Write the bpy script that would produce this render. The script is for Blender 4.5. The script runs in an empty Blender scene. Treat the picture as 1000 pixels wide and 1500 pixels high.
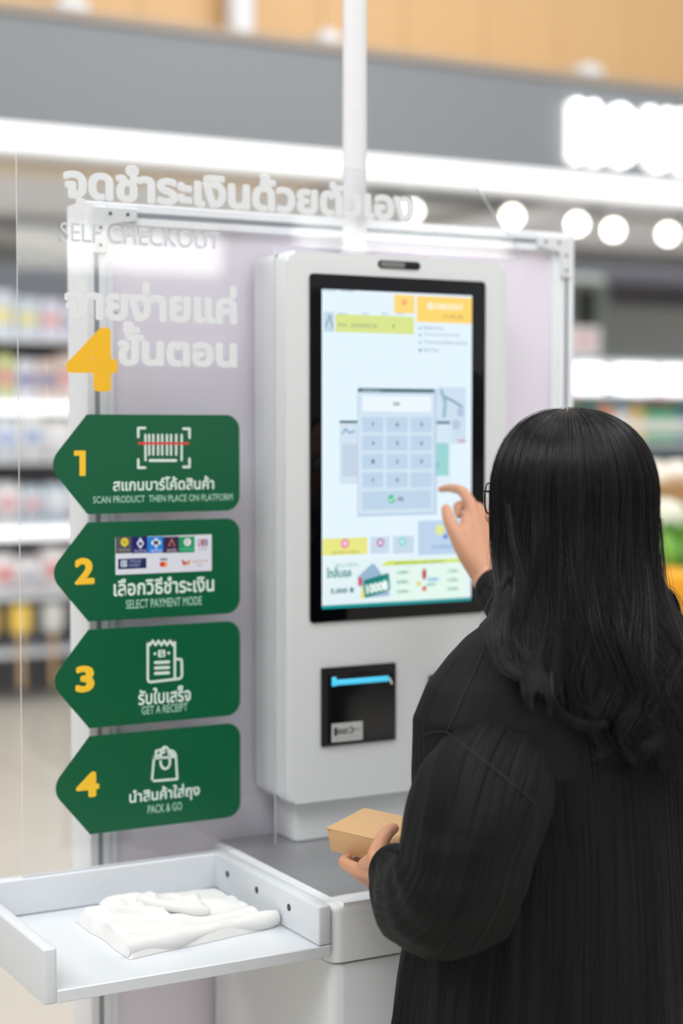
import bpy, bmesh, math, random
import numpy as np
from mathutils import Vector, Matrix, noise

# ------------------------------------------------------------------ camera, world, exposure
random.seed(7); rng = np.random.default_rng(7)
SC = bpy.context.scene; COL = SC.collection
F = 2483.0; YAW = math.radians(28.9); PIT = math.atan(123 / F); CH = 1.55
cam = bpy.data.cameras.new('camera'); cam.sensor_fit = 'VERTICAL'; cam.sensor_height = 36; cam.sensor_width = 24
cam.lens = F * 36 / 1500; cam.clip_end = 200
cam.dof.use_dof = True; cam.dof.focus_distance = 2.38; cam.dof.aperture_fstop = 1.8
co = bpy.data.objects.new('camera', cam); COL.objects.link(co); co.location = (0, 0, CH)
co.rotation_euler = (math.pi / 2 - PIT, 0, -YAW); SC.camera = co

W = bpy.data.worlds.new('world'); SC.world = W; W.use_nodes = True
W.node_tree.nodes['Background'].inputs[0].default_value = (0.975, 0.985, 1.0, 1)
W.node_tree.nodes['Background'].inputs[1].default_value = 0.88

def area(name, loc, target, sx, sy, power, col=(1, 1, 1)):
    l = bpy.data.lights.new(name, 'AREA'); l.shape = 'RECTANGLE'; l.size = sx; l.size_y = sy; l.energy = power; l.color = col
    o = bpy.data.objects.new(name, l); COL.objects.link(o); o.location = loc
    o.rotation_euler = (Vector(target) - Vector(loc)).to_track_quat('-Z', 'Y').to_euler(); return o
area('ceiling_light', (-1.5, 0.2, 5.0), (1.1, 2.4, 1.0), 3.0, 2.0, 110)
area('ceiling_light', (2.6, 1.2, 5.0), (1.6, 2.3, 1.0), 3.0, 1.0, 60)
area('ceiling_light', (-2.5, 4.5, 4.5), (1.2, 2.2, 1.0), 2.0, 1.0, 60)
area('soffit_fill', (6.5, 11.3, 2.75), (6.5, 11.0, 6.0), 9.0, 1.2, 75)  # unseen fill added inside the shop to brighten the soffit and steelwork
area('ceiling_light', (5.0, 5.5, 5.2), (5.0, 9.0, 1.0), 5.0, 1.5, 120)

SC.view_settings.view_transform = 'Standard'; SC.view_settings.look = 'None'
SC.view_settings.exposure = 0.06; SC.view_settings.gamma = 1; SC.view_settings.use_curve_mapping = False

# photo pixel -> world point on a plane (used as a ruler while laying the place out)
_sy, _cy, _sp, _cp = math.sin(YAW), math.cos(YAW), math.sin(PIT), math.cos(PIT)
_f = Vector((_sy * _cp, _cy * _cp, -_sp)); _r = Vector((_cy, -_sy, 0)); _u = Vector((_sy * _sp, _cy * _sp, _cp))
def ray(px, py): return _f + _r * ((px - 500) / F) + _u * ((750 - py) / F)
def at(px, py, Y): d = ray(px, py); t = Y / d.y; return Vector((0, 0, CH)) + d * t
def dp(px, py, D): return Vector((0, 0, CH)) + ray(px, py) * D

# ------------------------------------------------------------------ materials
def lin(c): return tuple((v / 255 / 12.92 if v / 255 <= .04045 else ((v / 255 + .055) / 1.055) ** 2.4) for v in c)
MATS = {}
def mat(name, rgb, rough=.5, metal=0., bump=0., bscale=60., var=0., emit=0., spec=.5, alpha=None, stretch=None, coat=0.):
    if name in MATS: return MATS[name]
    m = bpy.data.materials.new(name); m.use_nodes = True; nt = m.node_tree; b = nt.nodes['Principled BSDF']
    c = (*lin(rgb), 1); b.inputs['Base Color'].default_value = c; b.inputs['Roughness'].default_value = rough
    b.inputs['Metallic'].default_value = metal; b.inputs['Specular IOR Level'].default_value = spec
    b.inputs['Coat Weight'].default_value = coat
    tc = nt.nodes.new('ShaderNodeTexCoord'); mp = nt.nodes.new('ShaderNodeMapping'); nt.links.new(tc.outputs['Object'], mp.inputs[0])
    if stretch: mp.inputs['Scale'].default_value = stretch
    n = nt.nodes.new('ShaderNodeTexNoise'); n.inputs['Scale'].default_value = bscale; n.inputs['Detail'].default_value = 5
    nt.links.new(mp.outputs[0], n.inputs['Vector'])
    v = var or .03
    mx = nt.nodes.new('ShaderNodeMix'); mx.data_type = 'RGBA'; mx.inputs[6].default_value = tuple(x * (1 - v) for x in c[:3]) + (1,)
    mx.inputs[7].default_value = tuple(min(1, x * (1 + v)) for x in c[:3]) + (1,)
    nt.links.new(n.outputs[0], mx.inputs[0]); nt.links.new(mx.outputs[2], b.inputs['Base Color'])
    if bump:
        bp = nt.nodes.new('ShaderNodeBump'); bp.inputs['Strength'].default_value = bump; bp.inputs['Distance'].default_value = .002
        nt.links.new(n.outputs[0], bp.inputs['Height']); nt.links.new(bp.outputs[0], b.inputs['Normal'])
    if emit:
        b.inputs['Emission Color'].default_value = c; b.inputs['Emission Strength'].default_value = emit
    MATS[name] = m; return m

def acrylic_mat():
    m = bpy.data.materials.new('clear_acrylic'); m.use_nodes = True; nt = m.node_tree
    nt.nodes.remove(nt.nodes['Principled BSDF']); out = nt.nodes['Material Output']
    tr = nt.nodes.new('ShaderNodeBsdfTransparent'); tr.inputs[0].default_value = (.992, .996, .996, 1)
    gl = nt.nodes.new('ShaderNodeBsdfGlossy'); gl.inputs['Roughness'].default_value = .015
    fr = nt.nodes.new('ShaderNodeFresnel'); ge = nt.nodes.new('ShaderNodeNewGeometry'); mi = nt.nodes.new('ShaderNodeMapRange'); mi.inputs[3].default_value = 1.49; mi.inputs[4].default_value = 1 / 1.49; nt.links.new(ge.outputs['Backfacing'], mi.inputs[0]); nt.links.new(mi.outputs[0], fr.inputs[0])
    mx = nt.nodes.new('ShaderNodeMixShader'); nt.links.new(fr.outputs[0], mx.inputs[0])
    nt.links.new(tr.outputs[0], mx.inputs[1]); nt.links.new(gl.outputs[0], mx.inputs[2]); nt.links.new(mx.outputs[0], out.inputs[0])
    return m
ACR = acrylic_mat()
def screen_mat(strength):
    m = bpy.data.materials.new('lit_screen'); m.use_nodes = True; nt = m.node_tree; b = nt.nodes['Principled BSDF']
    a = nt.nodes.new('ShaderNodeAttribute'); a.attribute_name = 'Col'
    nt.links.new(a.outputs['Color'], b.inputs['Emission Color']); b.inputs['Emission Strength'].default_value = strength
    b.inputs['Base Color'].default_value = (.01, .01, .012, 1); b.inputs['Roughness'].default_value = .08
    return m
def print_mat():
    m = bpy.data.materials.new('printed_vinyl'); m.use_nodes = True; nt = m.node_tree; b = nt.nodes['Principled BSDF']
    a = nt.nodes.new('ShaderNodeAttribute'); a.attribute_name = 'Col'
    nt.links.new(a.outputs['Color'], b.inputs['Base Color']); b.inputs['Roughness'].default_value = .45
    return m

WHITE = mat('white_powder_coat', (226, 229, 231), .38, bump=.05, bscale=400)
KIOSK = mat('kiosk_shell_white', (222, 225, 225), .42, bump=.05, bscale=400)
TRAY = mat('tray_laminate_white', (217, 221, 225), .3, bump=.02, bscale=200)
LAV = mat('lavender_board', (238, 231, 243), .14, var=.02, bscale=3)
ALU = mat('satin_aluminium', (242, 244, 248), .4, metal=.0, bump=.05, bscale=150)
ALUD = mat('aluminium_groove', (150, 158, 166), .5, metal=.3)
STEEL = mat('brushed_steel', (186, 186, 188), .38, metal=.8, bump=.15, bscale=30, stretch=(2, 60, 60))
BLACKG = mat('black_glass', (6, 8, 12), .04, spec=.28)
BLACKP = mat('black_plastic', (18, 19, 21), .35, bump=.1, bscale=300)
SHIRT_BASE = (17, 17, 19)
SKIN = mat('skin', (204, 148, 116), .5, bump=.12, bscale=220, var=.08)
CARD = mat('kraft_card', (200, 162, 116), .75, bump=.15, bscale=250, var=.05)
CARDE = mat('kraft_card_edge', (150, 108, 70), .85, bump=.4, bscale=300)
GREEN = mat('green_vinyl', (4, 92, 58), .32, var=.03, bscale=20)
YEL = mat('yellow_vinyl', (244, 188, 30), .45)
WV = mat('white_vinyl', (226, 230, 230), .5)
MINT = mat('pale_mint_print', (206, 232, 218), .5)
REDP = mat('red_print', (214, 60, 48), .5)

# ------------------------------------------------------------------ object helpers
def obj(name, me, m=None, parent=None, loc=None):
    o = bpy.data.objects.new(name, me); COL.objects.link(o)
    if m is not None:
        for k in (m if isinstance(m, (list, tuple)) else [m]): me.materials.append(k)
    if parent is not None: o.parent = parent
    if loc is not None: o.location = loc
    return o
def thing(name, label, cat, loc=(0, 0, 0), group=None):
    o = bpy.data.objects.new(name, None); COL.objects.link(o); o.location = loc; o.empty_display_size = .05
    return tag(o, label, cat, group)
def tag(o, label, cat, group=None, kind=None):
    if label: o['label'] = label
    if cat: o['category'] = cat
    if group: o['group'] = group
    if kind: o['kind'] = kind
    return o
def struct(o, label=None): o['kind'] = 'structure'; (o.__setitem__('label', label) if label else None); return o
def bm_mesh(bm, smooth=False, angle=None):
    me = bpy.data.meshes.new('mesh'); bmesh.ops.recalc_face_normals(bm, faces=bm.faces); bm.to_mesh(me); bm.free()
    if smooth or angle:
        me.polygons.foreach_set('use_smooth', [True] * len(me.polygons))
        if angle: me.set_sharp_from_angle(angle=math.radians(angle))
    me.update(); return me
def base_of(parent): return Vector(parent.matrix_world.translation) if parent else Vector()
def loc_of(parent):
    v = Vector()
    while parent is not None: v += parent.location; parent = parent.parent
    return v
def box_bm(x0, x1, y0, y1, z0, z1, r=0., seg=3, bm=None, M=None):
    b2 = bmesh.new(); bmesh.ops.create_cube(b2, size=1)
    for v in b2.verts: v.co = Vector(((x0 + x1) / 2 + v.co.x * (x1 - x0), (y0 + y1) / 2 + v.co.y * (y1 - y0), (z0 + z1) / 2 + v.co.z * (z1 - z0)))
    if r: bmesh.ops.bevel(b2, geom=b2.edges[:], offset=r, segments=seg, affect='EDGES', profile=.5)
    if M is not None: bmesh.ops.transform(b2, matrix=M, verts=b2.verts)
    if bm is None: return b2
    t = bpy.data.meshes.new('t'); b2.to_mesh(t); b2.free(); bm.from_mesh(t); bpy.data.meshes.remove(t); return bm
def box(name, x0, x1, y0, y1, z0, z1, m, parent=None, r=0., seg=3):
    b = box_bm(x0, x1, y0, y1, z0, z1, r, seg); d = loc_of(parent)
    for v in b.verts: v.co -= d
    return obj(name, bm_mesh(b, angle=35 if r else None), m, parent)
def rrect(x0, x1, z0, z1, r, n=6):
    pts = []
    for cx, cz, a0 in ((x1 - r, z1 - r, 0), (x0 + r, z1 - r, 90), (x0 + r, z0 + r, 180), (x1 - r, z0 + r, 270)):
        for k in range(n + 1):
            a = math.radians(a0 + 90 * k / n); pts.append((cx + r * math.cos(a), cz + r * math.sin(a)))
    return pts
def prism_bm(poly, y0, y1, bev=0., seg=3, bm=None, back=True):
    """polygon in XZ extruded from y0 (front) to y1"""
    b2 = bmesh.new(); vs = [b2.verts.new((x, y0, z)) for x, z in poly]; fr = b2.faces.new(vs)
    vb = [b2.verts.new((x, y1, z)) for x, z in poly]
    if back: b2.faces.new(list(reversed(vb)))
    n = len(vs)
    for i in range(n): b2.faces.new((vs[i], vb[i], vb[(i + 1) % n], vs[(i + 1) % n]))
    if bev: bmesh.ops.bevel(b2, geom=fr.edges[:], offset=bev, segments=seg, affect='EDGES', profile=.5)
    if bm is None: return b2
    t = bpy.data.meshes.new('t'); b2.to_mesh(t); b2.free(); bm.from_mesh(t); bpy.data.meshes.remove(t); return bm
def prism(name, poly, y0, y1, m, parent=None, bev=0., seg=3):
    b = prism_bm(poly, y0, y1, bev, seg); d = loc_of(parent)
    for v in b.verts: v.co -= d
    return obj(name, bm_mesh(b, angle=35), m, parent)
def tube_bm(pts, rad, n=12, bm=None, caps=True, aspect=None):
    """swept tube with parallel transported frame, rad scalar or list; hemispherical ends"""
    P = [Vector(p) for p in pts]; R = list(rad) if hasattr(rad, '__len__') else [rad] * len(P)
    if bm is None: bm = bmesh.new()
    if caps:
        d0 = (P[0] - P[1]).normalized(); d1 = (P[-1] - P[-2]).normalized()
        pre = [(P[0] + d0 * R[0] * s, R[0] * c) for s, c in ((.95, .3), (.72, .7), (.38, .92))]
        post = [(P[-1] + d1 * R[-1] * s, R[-1] * c) for s, c in ((.38, .92), (.72, .7), (.95, .3))]
        P = [a for a, _ in pre] + P + [a for a, _ in post]; R = [a for _, a in pre] + R + [a for _, a in post]
    T = [(P[min(i + 1, len(P) - 1)] - P[max(i - 1, 0)]).normalized() for i in range(len(P))]
    N = T[0].orthogonal().normalized(); rings = []
    for i, p in enumerate(P):
        if i: 
            N = (N - T[i] * N.dot(T[i])).normalized()
        B = T[i].cross(N)
        rings.append([bm.verts.new(p + (N * math.cos(2 * math.pi * k / n) + B * math.sin(2 * math.pi * k / n)) * R[i]) for k in range(n)])
    for a, b in zip(rings, rings[1:]):
        for k in range(n): bm.faces.new((a[k], a[(k + 1) % n], b[(k + 1) % n], b[k]))
    bm.faces.new(list(reversed(rings[0]))); bm.faces.new(rings[-1])
    return bm
def tube(name, pts, rad, m, parent=None, n=12, caps=True):
    b = tube_bm(pts, rad, n, caps=caps); d = loc_of(parent)
    for v in b.verts: v.co -= d
    return obj(name, bm_mesh(b, angle=50), m, parent)
def smoothpath(pts, n=8):
    P = [Vector(p) for p in pts]; out = []
    for i in range(len(P) - 1):
        a, b, c, d = P[max(i - 1, 0)], P[i], P[i + 1], P[min(i + 2, len(P) - 1)]
        for k in range(n):
            t = k / n; out.append(.5 * ((2 * b) + (c - a) * t + (2 * a - 5 * b + 4 * c - d) * t * t + (3 * b - a - 3 * c + d) * t ** 3))
    out.append(P[-1]); return out
def sstep(a, b, x):
    t = np.clip((x - a) / (b - a), 0, 1); return t * t * (3 - 2 * t)

# ------------------------------------------------------------------ lettering (built-in font, turned to flat meshes)
UP = set('\u0e31\u0e34\u0e35\u0e36\u0e37\u0e4d'); TONE = set('\u0e48\u0e49\u0e4a\u0e4b\u0e47\u0e4c')
_tc = {}
def _glyphs(s):
    if s in _tc: return _tc[s]
    c = bpy.data.curves.new('t', 'FONT'); c.body = s; c.resolution_u = 3
    o = bpy.data.objects.new('t', c); COL.objects.link(o); dg = bpy.context.evaluated_depsgraph_get()
    me = bpy.data.meshes.new_from_object(o.evaluated_get(dg))
    V = np.array([v.co[:2] for v in me.vertices]).reshape(-1, 2); Fc = [tuple(p.vertices) for p in me.polygons]
    bpy.data.objects.remove(o); bpy.data.curves.remove(c); bpy.data.meshes.remove(me)
    _tc[s] = (V, Fc); return V, Fc
def text2d(s, bold=0.):
    main = ''; extra = []
    for i, ch in enumerate(s):
        if ch in TONE and i and s[i - 1] in UP: extra.append((main, ch))
        else: main += ch
    V, Fc = _glyphs(main); V = V.copy(); Fc = list(Fc)
    for pre, ch in extra:
        k = _glyphs(pre + 'I')[0][:, 0].max() - _glyphs('I')[0][:, 0].max()
        g, gf = _glyphs('\u0e01' + ch); g0, _ = _glyphs('\u0e01')
        kk = _glyphs('\u0e01' + 'I')[0][:, 0].max() - _glyphs('I')[0][:, 0].max()
        sel = g[:, 1] > g0[:, 1].max() + .02
        idx = np.where(sel)[0]; mp = {int(a): len(V) + j for j, a in enumerate(idx)}
        add = g[idx] + np.array([k - kk, .2]); V = np.vstack([V, add])
        Fc += [tuple(mp[a] for a in f) for f in gf if all(a in mp for a in f)]
    Wt = np.zeros(len(V))
    if bold:
        ec = {}
        for fi, f in enumerate(Fc):
            for a, b in zip(f, f[1:] + f[:1]): ec.setdefault(tuple(sorted((a, b))), []).append((a, b, fi))
        area2 = [sum(V[f[i]][0] * V[f[(i + 1) % len(f)]][1] - V[f[(i + 1) % len(f)]][0] * V[f[i]][1] for i in range(len(f))) for f in Fc]
        VV = [V]; WW = [Wt]; n0 = len(V); seen = set(); newF = []
        for es in ec.values():
            if len(es) != 1: continue
            a, b, fi = es[0]
            if area2[fi] < 0: a, b = b, a
            p, q = V[a], V[b]; d = q - p; L = np.linalg.norm(d)
            if L < 1e-6: continue
            nrm = np.array([d[1], -d[0]]) / L * bold
            VV.append(np.array([p, p + nrm, q + nrm, q])); WW.append(np.array([0, 1, 1, 0.])); newF.append((n0, n0 + 1, n0 + 2, n0 + 3)); n0 += 4
            if a not in seen:
                seen.add(a); ang = np.arange(8) * math.pi / 4; VV.append(np.vstack([p[None], p + bold * np.stack([np.cos(ang), np.sin(ang)], 1)])); WW.append(np.array([0] + [1.] * 8))
                newF += [(n0, n0 + 1 + k_, n0 + 1 + (k_ + 1) % 8) for k_ in range(8)]; n0 += 9
        V = np.vstack(VV); Wt = np.concatenate(WW); Fc = Fc + newF
    return V, Fc, Wt
class Flat:
    """collects flat coloured polygons lying in a plane Y = const, facing -Y"""
    def __init__(s): s.V = []; s.F = []; s.C = []; s.n = 0
    def poly(s, pts, y, col):
        pts = [(p[0], y, p[1]) for p in pts]; s.V += pts; s.F.append(tuple(range(s.n, s.n + len(pts)))); s.C.append(col); s.n += len(pts)
    def rect(s, x0, x1, z0, z1, y, col, r=0): s.poly(rrect(x0, x1, z0, z1, r, 4) if r else [(x0, z0), (x1, z0), (x1, z1), (x0, z1)], y, col)
    def text(s, t, x0, x1, z0, z1, y, col, bold=0., rot=0.):
        V, Fc, Wt = text2d(t, bold); mn, mx = V.min(0), V.max(0); sc = np.array([(x1 - x0), (z1 - z0)]) / (mx - mn); hh = min(.00012, .2 * bold * sc[1])
        P = (V - mn) * sc
        if rot:
            c = np.array([(x1 - x0) / 2, (z1 - z0) / 2]); ca, sa = math.cos(rot), math.sin(rot); P = (P - c) @ np.array([[ca, sa], [-sa, ca]]) + c
        P = P + np.array([x0, z0])
        s.V += [(a, y + w_ * hh, b) for (a, b), w_ in zip(P, Wt)]; s.F += [tuple(i + s.n for i in f) for f in Fc]; s.C += [col] * len(Fc); s.n += len(P)
    def stroke(s, pts, w, y, col):
        """polyline of rounded width w"""
        for (a, b), (c, d) in zip(pts, pts[1:]):
            v = Vector((c - a, d - b)); 
            if v.length < 1e-7: continue
            n = Vector((-v.y, v.x)).normalized() * w / 2; s.k = getattr(s, 'k', 0) + 1; s.poly([(a + n.x, b + n.y), (a - n.x, b - n.y), (c - n.x, d - n.y), (c + n.x, d + n.y)], y - 5e-6 * (s.k % 7), col)
        for a, b in pts: s.disc(a, b, w / 2, y - 4e-5, col, 10)
    def disc(s, x, z, r, y, col, n=16): s.poly([(x + r * math.cos(2 * math.pi * k / n), z + r * math.sin(2 * math.pi * k / n)) for k in range(n)], y, col)
    def build(s, name, m, parent=None):
        d = loc_of(parent); me = bpy.data.meshes.new(name); me.from_pydata([(a - d.x, b - d.y, c - d.z) for a, b, c in s.V], [], s.F)
        at_ = me.color_attributes.new('Col', 'FLOAT_COLOR', 'CORNER'); vals = []
        for p in me.polygons:
            c = lin(s.C[p.index]); vals += [c[0], c[1], c[2], 1] * p.loop_total
        at_.data.foreach_set('color', vals); me.update(); return obj(name, me, m, parent)
PRINT = print_mat()

# ================================================================== THE HALL (structure)
FLOORM = mat('polished_floor_tile', (206, 199, 186), .28, var=.06, bscale=1.5)
box('floor', -14, 26, -18, 22, -.1, -.004, FLOORM); struct(bpy.data.objects['floor'], 'beige polished tile floor')
fl = bpy.data.objects['floor']
TILE = mat('floor_tile', (204, 198, 186), .25, var=.06, bscale=2)
tm = bm_mesh(box_bm(0, 1.194, 0, 1.194, -.004, 0, .002, 1))
for i in range(-4, 8):
    for j in range(0, 9):
        t = obj('tile', tm if (i, j) == (-4, 0) else bpy.data.meshes[tm.name], None, fl, (i * 1.2, j * 1.2, 0))
tm.materials.append(TILE)
WOODM = mat('pale_wood_panel', (216, 176, 124), .5, var=.07, bscale=3, stretch=(8, 8, .3))
wb = struct(box('wall_back', -14, 26, 16.0, 16.2, 0, 8, mat('dim_grey_wall', (150, 156, 156), .7)), 'grey back wall of the shop')
up = struct(box('wall_upper', -14, 26, 9.32, 9.5, 3.75, 8, mat('wood_joint', (170, 130, 85), .7)), 'wood clad wall above the grey fascia')
pm = bm_mesh(box_bm(0, .595, 9.3, 9.32, 3.75, 8, .003, 1)); pm.materials.append(WOODM)
for i in range(0, 26): obj('panel', pm, None, up, (-1 + i * .6, 0, 0))
struct(box('wall_front', -14, 26, -18.2, -18, 0, 8, mat('far_shop_wall', (182, 182, 188), .7)), 'shop front across the aisle')
struct(box('wall_left', -14.2, -14, -18, 22, 0, 8, mat('side_wall', (170, 170, 170), .7)))
struct(box('wall_right', 26, 26.2, -18, 22, 0, 8, mat('side_wall', (170, 170, 170), .7)))
# fascia
fa = struct(box('trim_1', -14, 26, 9.0, 9.28, 3.17, 3.80, mat('grey_fascia', (132, 136, 140), .5, var=.03, bscale=1)), 'long grey fascia band over the shop front')
struct(box('trim_2', -14, 26, 8.97, 9.3, 3.80, 3.845, mat('fascia_cap', (170, 154, 138), .5)), 'pale capping strip along the fascia top')
struct(box('trim_3', -14, 5.2, 9.28, 10.25, 3.10, 3.16, mat('wood_soffit', (220, 190, 146), .5, var=.08, bscale=2)), 'wooden soffit behind the fascia')
ls = thing('light_strip', 'long white light strip under the grey fascia', 'light', (4, 9, 3.1))
box('diffuser', -6, 22, 8.99, 9.1, 3.075, 3.198, mat('strip_diffuser', (255, 255, 255), .5, emit=.8), ls, .01)
box('rail', -6, 22, 9.1, 9.27, 3.06, 3.17, ALU, ls)
# shop sign
sg = thing('shop_sign', 'glowing white letter sign KOUN on the grey fascia', 'sign', (7.8, 8.98, 3.2))
SIGNL = mat('lit_letter_face', (255, 255, 255), .4, emit=1.6)
for ch, x0, x1 in (('K', 833, 876), ('O', 882, 926), ('U', 941, 978), ('N', 988, 1034)):
    V, Fc, _w = text2d(ch, .07); mn, mx = V.min(0), V.max(0)
    a = at(x0, 230, 8.97); b = at(x1, 240, 8.97); z0 = at((x0 + x1) / 2, 238 + (x0 - 826) * .1, 8.97).z; z1 = at((x0 + x1) / 2, 150 + (x0 - 826) * .1, 8.97).z
    P = (V - mn) / (mx - mn) * np.array([b.x - a.x, z1 - z0]) + np.array([a.x, z0])
    bm = bmesh.new(); vs = [bm.verts.new((p[0], 8.93, p[1])) for p in P]
    for f in Fc: 
        try: bm.faces.new([vs[i] for i in f])
        except ValueError: pass
    ex = bmesh.ops.extrude_face_region(bm, geom=bm.faces[:]); bmesh.ops.translate(bm, vec=(0, .06, 0), verts=[g for g in ex['geom'] if isinstance(g, bmesh.types.BMVert)])
    for v in bm.verts: v.co -= Vector((7.8, 8.98, 3.2))
    obj('letter', bm_mesh(bm), SIGNL, sg)['label'] = 'lit white letter ' + ch
# small fittings along the fascia top and the ceiling drop pole
for k, (px, py, w) in enumerate(((106, 20, 42), (483, 71, 34), (864, 118, 42))):
    c = at(px, py, 9.0); q = thing('fascia_bracket', ['white bracket on the fascia top, above the left post', 'white bracket on the fascia top, beside the slim pole', 'white bracket on the fascia top, above the shop sign'][k], 'bracket', (c.x, 9.05, 3.845), 'brackets on the fascia top')
    hw = w * .0043 / 2
    box('clip', c.x - hw, c.x + hw, 8.97, 9.12, 3.845, 3.90, WHITE, q, .012); box('lug', c.x - hw * .5, c.x + hw * .5, 8.99, 9.08, 3.90, 3.925, WHITE, q, .01)
c = at(346, 40, 9.2); q = thing('ceiling_pole', 'wide white pole hanging down to the top of the fascia', 'pole', (c.x, 9.2, 3.845))
tube('pole', [(c.x, 9.15, 3.86), (c.x, 9.15, 8)], .085, WHITE, q, 20, False); tube('foot_flange', [(c.x, 9.15, 3.845), (c.x, 9.15, 3.87)], .1, WHITE, q, 20, False)
# ceiling steelwork and spotlights of the shop
PIPE = mat('pale_ceiling_pipe', (214, 214, 212), .5); DARKB = mat('dark_bulkhead', (112, 114, 126), .7)
pipes = [((20, 298), (330, 330), 12.6, .07), ((330, 300), (700, 330), 12.9, .05), ((600, 345), (860, 296), 12.2, .05), ((800, 330), (1010, 350), 12.8, .07), ((860, 290), (1010, 330), 12.4, .05), ((440, 300), (560, 262), 12.4, .05), ((1, 345), (120, 362), 12.7, .05)]
for k, (a, b, Y, r_) in enumerate(pipes):
    A, B = at(*a, Y), at(*b, Y); d = (B - A) * .25 if k not in (2, 4) else Vector()
    lab = ['pale ceiling pipe behind the left post', 'pale ceiling pipe behind the header lettering', 'pale pipe slanting up to the right above the board corner', 'pale pipe low above the dark bulkhead', 'pale pipe sloping down at the right under the light strip', 'short pale pipe slanting up behind the slim pole', 'pale ceiling pipe left of the clear panel'][k]
    tag(tube('ceiling_pipe', [A - d, B + d], r_, PIPE), lab, 'pipe', 'pipes under the shop ceiling')
spots = [(218, 243, 1.0), (340, 262, 1.2), (604, 309, .9), (750, 317, 1.0), (845, 328, 1.0), (898, 337, 1.0), (978, 343, 1.0)]
SPOTM = mat('spot_lens', (255, 250, 235), .4, emit=8.0)
for k, (px, py, s) in enumerate(spots):
    c = at(px, py, 11.9); dx = (Vector((0, 0, 1.2)) - c).normalized()
    q = thing('spotlight', ['round spotlight above the letters at the left post', 'wide bright spotlight over the middle of the header lettering', 'spotlight behind the end of the header lettering', 'round spotlight right of the slanted clear edge', 'first of the spotlights right of the board corner', 'second of the spotlights right of the board corner', 'spotlight at the right edge, above the dark bulkhead'][k], 'light', c, 'spotlights under the shop ceiling')
    tube('can', [c - dx * .17, c - dx * .005], .075 * s, WHITE, q, 16, False)
    bm = bmesh.new(); bmesh.ops.create_circle(bm, cap_ends=True, segments=20, radius=.066 * s, matrix=Matrix.Translation(dx * .002) @ dx.to_track_quat('Z', 'Y').to_matrix().to_4x4())
    obj('lens', bm_mesh(bm), SPOTM, q)
    tube('bracket', [c - dx * .1, Vector((c.x, 11.95, 3.80))], .012, WHITE, q, 8, False)
q = thing('lighting_track', 'long white track that carries the shop spotlights', 'track', (7, 11.95, 3.8))
box('track_rail', 2.5, 12, 11.93, 11.97, 3.79, 3.84, WHITE, q)
for x_ in (3, 6, 9, 11.5): tube('suspension_rod', [(x_, 11.95, 3.84), (x_, 11.95, 8)], .012, WHITE, q, 8, False)
PALE = mat('pale_beam', (206, 206, 206), .6)
tag(box('ceiling_beam', 1.5, 13, 12.3, 12.6, 3.15, 3.45, PALE), 'broad pale beam behind the spotlights', 'beam')
A, B = at(838, 395, 12.0), at(1010, 350, 12.0)
tag(box('bulkhead', A.x - .6, B.x + 1.5, 12, 13.5, 2.55, 2.98, DARKB), 'dark bulkhead under the ceiling right of the lavender board', 'bulkhead')
a = at(838, 400, 15.7)
# dark arched niche frame and white poster at the right
c0, c1 = at(838, 400, 11.0), at(888, 530, 11.0)
nf = thing('arched_display', 'pale green arched display frame beside the board corner', 'frame', (c0.x, 11, 0))
poly = rrect(c0.x - .5, c1.x + .02, 0.0, c0.z, .12); prism('back_panel', poly, 11.0, 11.08, mat('pale_green_panel', (168, 180, 174), .5), nf)
w0, w1 = at(852, 424, 10.95), at(872, 480, 10.95)
box('recess', w0.x, w1.x, 10.96, 11.0, w1.z, w0.z, mat('dark_recess', (60, 66, 68), .5), nf)
c0, c1 = at(838, 478, 9.8), at(879, 525, 9.8); c1.z = 2.0605
ps = thing('poster_box', 'white promo box with pink lettering above the lit shelf', 'box', (c0.x, 9.8, c1.z))
box('carton', c0.x - .2, c1.x, 9.8, 9.95, c1.z, c0.z, mat('poster_white', (232, 226, 224), .5), ps, .01)
fp = Flat(); fp.text('SALE', c0.x + .02, c1.x - .06, (c0.z + c1.z) / 2 - .03, (c0.z + c1.z) / 2 + .05, 9.797, (226, 150, 156), .03); fp.build('lettering', PRINT, ps)
# dark green-grey back panel with soft swoosh
c0, c1 = at(890, 400, 11.6), at(1000, 540, 11.6)
tag(box('backdrop', c0.x, c1.x + 2, 11.6, 11.65, 0, 2.6, mat('grey_green_panel', (176, 184, 184), .6, var=.15, bscale=1.2)), 'grey green panel behind the bright shelf at the right', 'panel')

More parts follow.
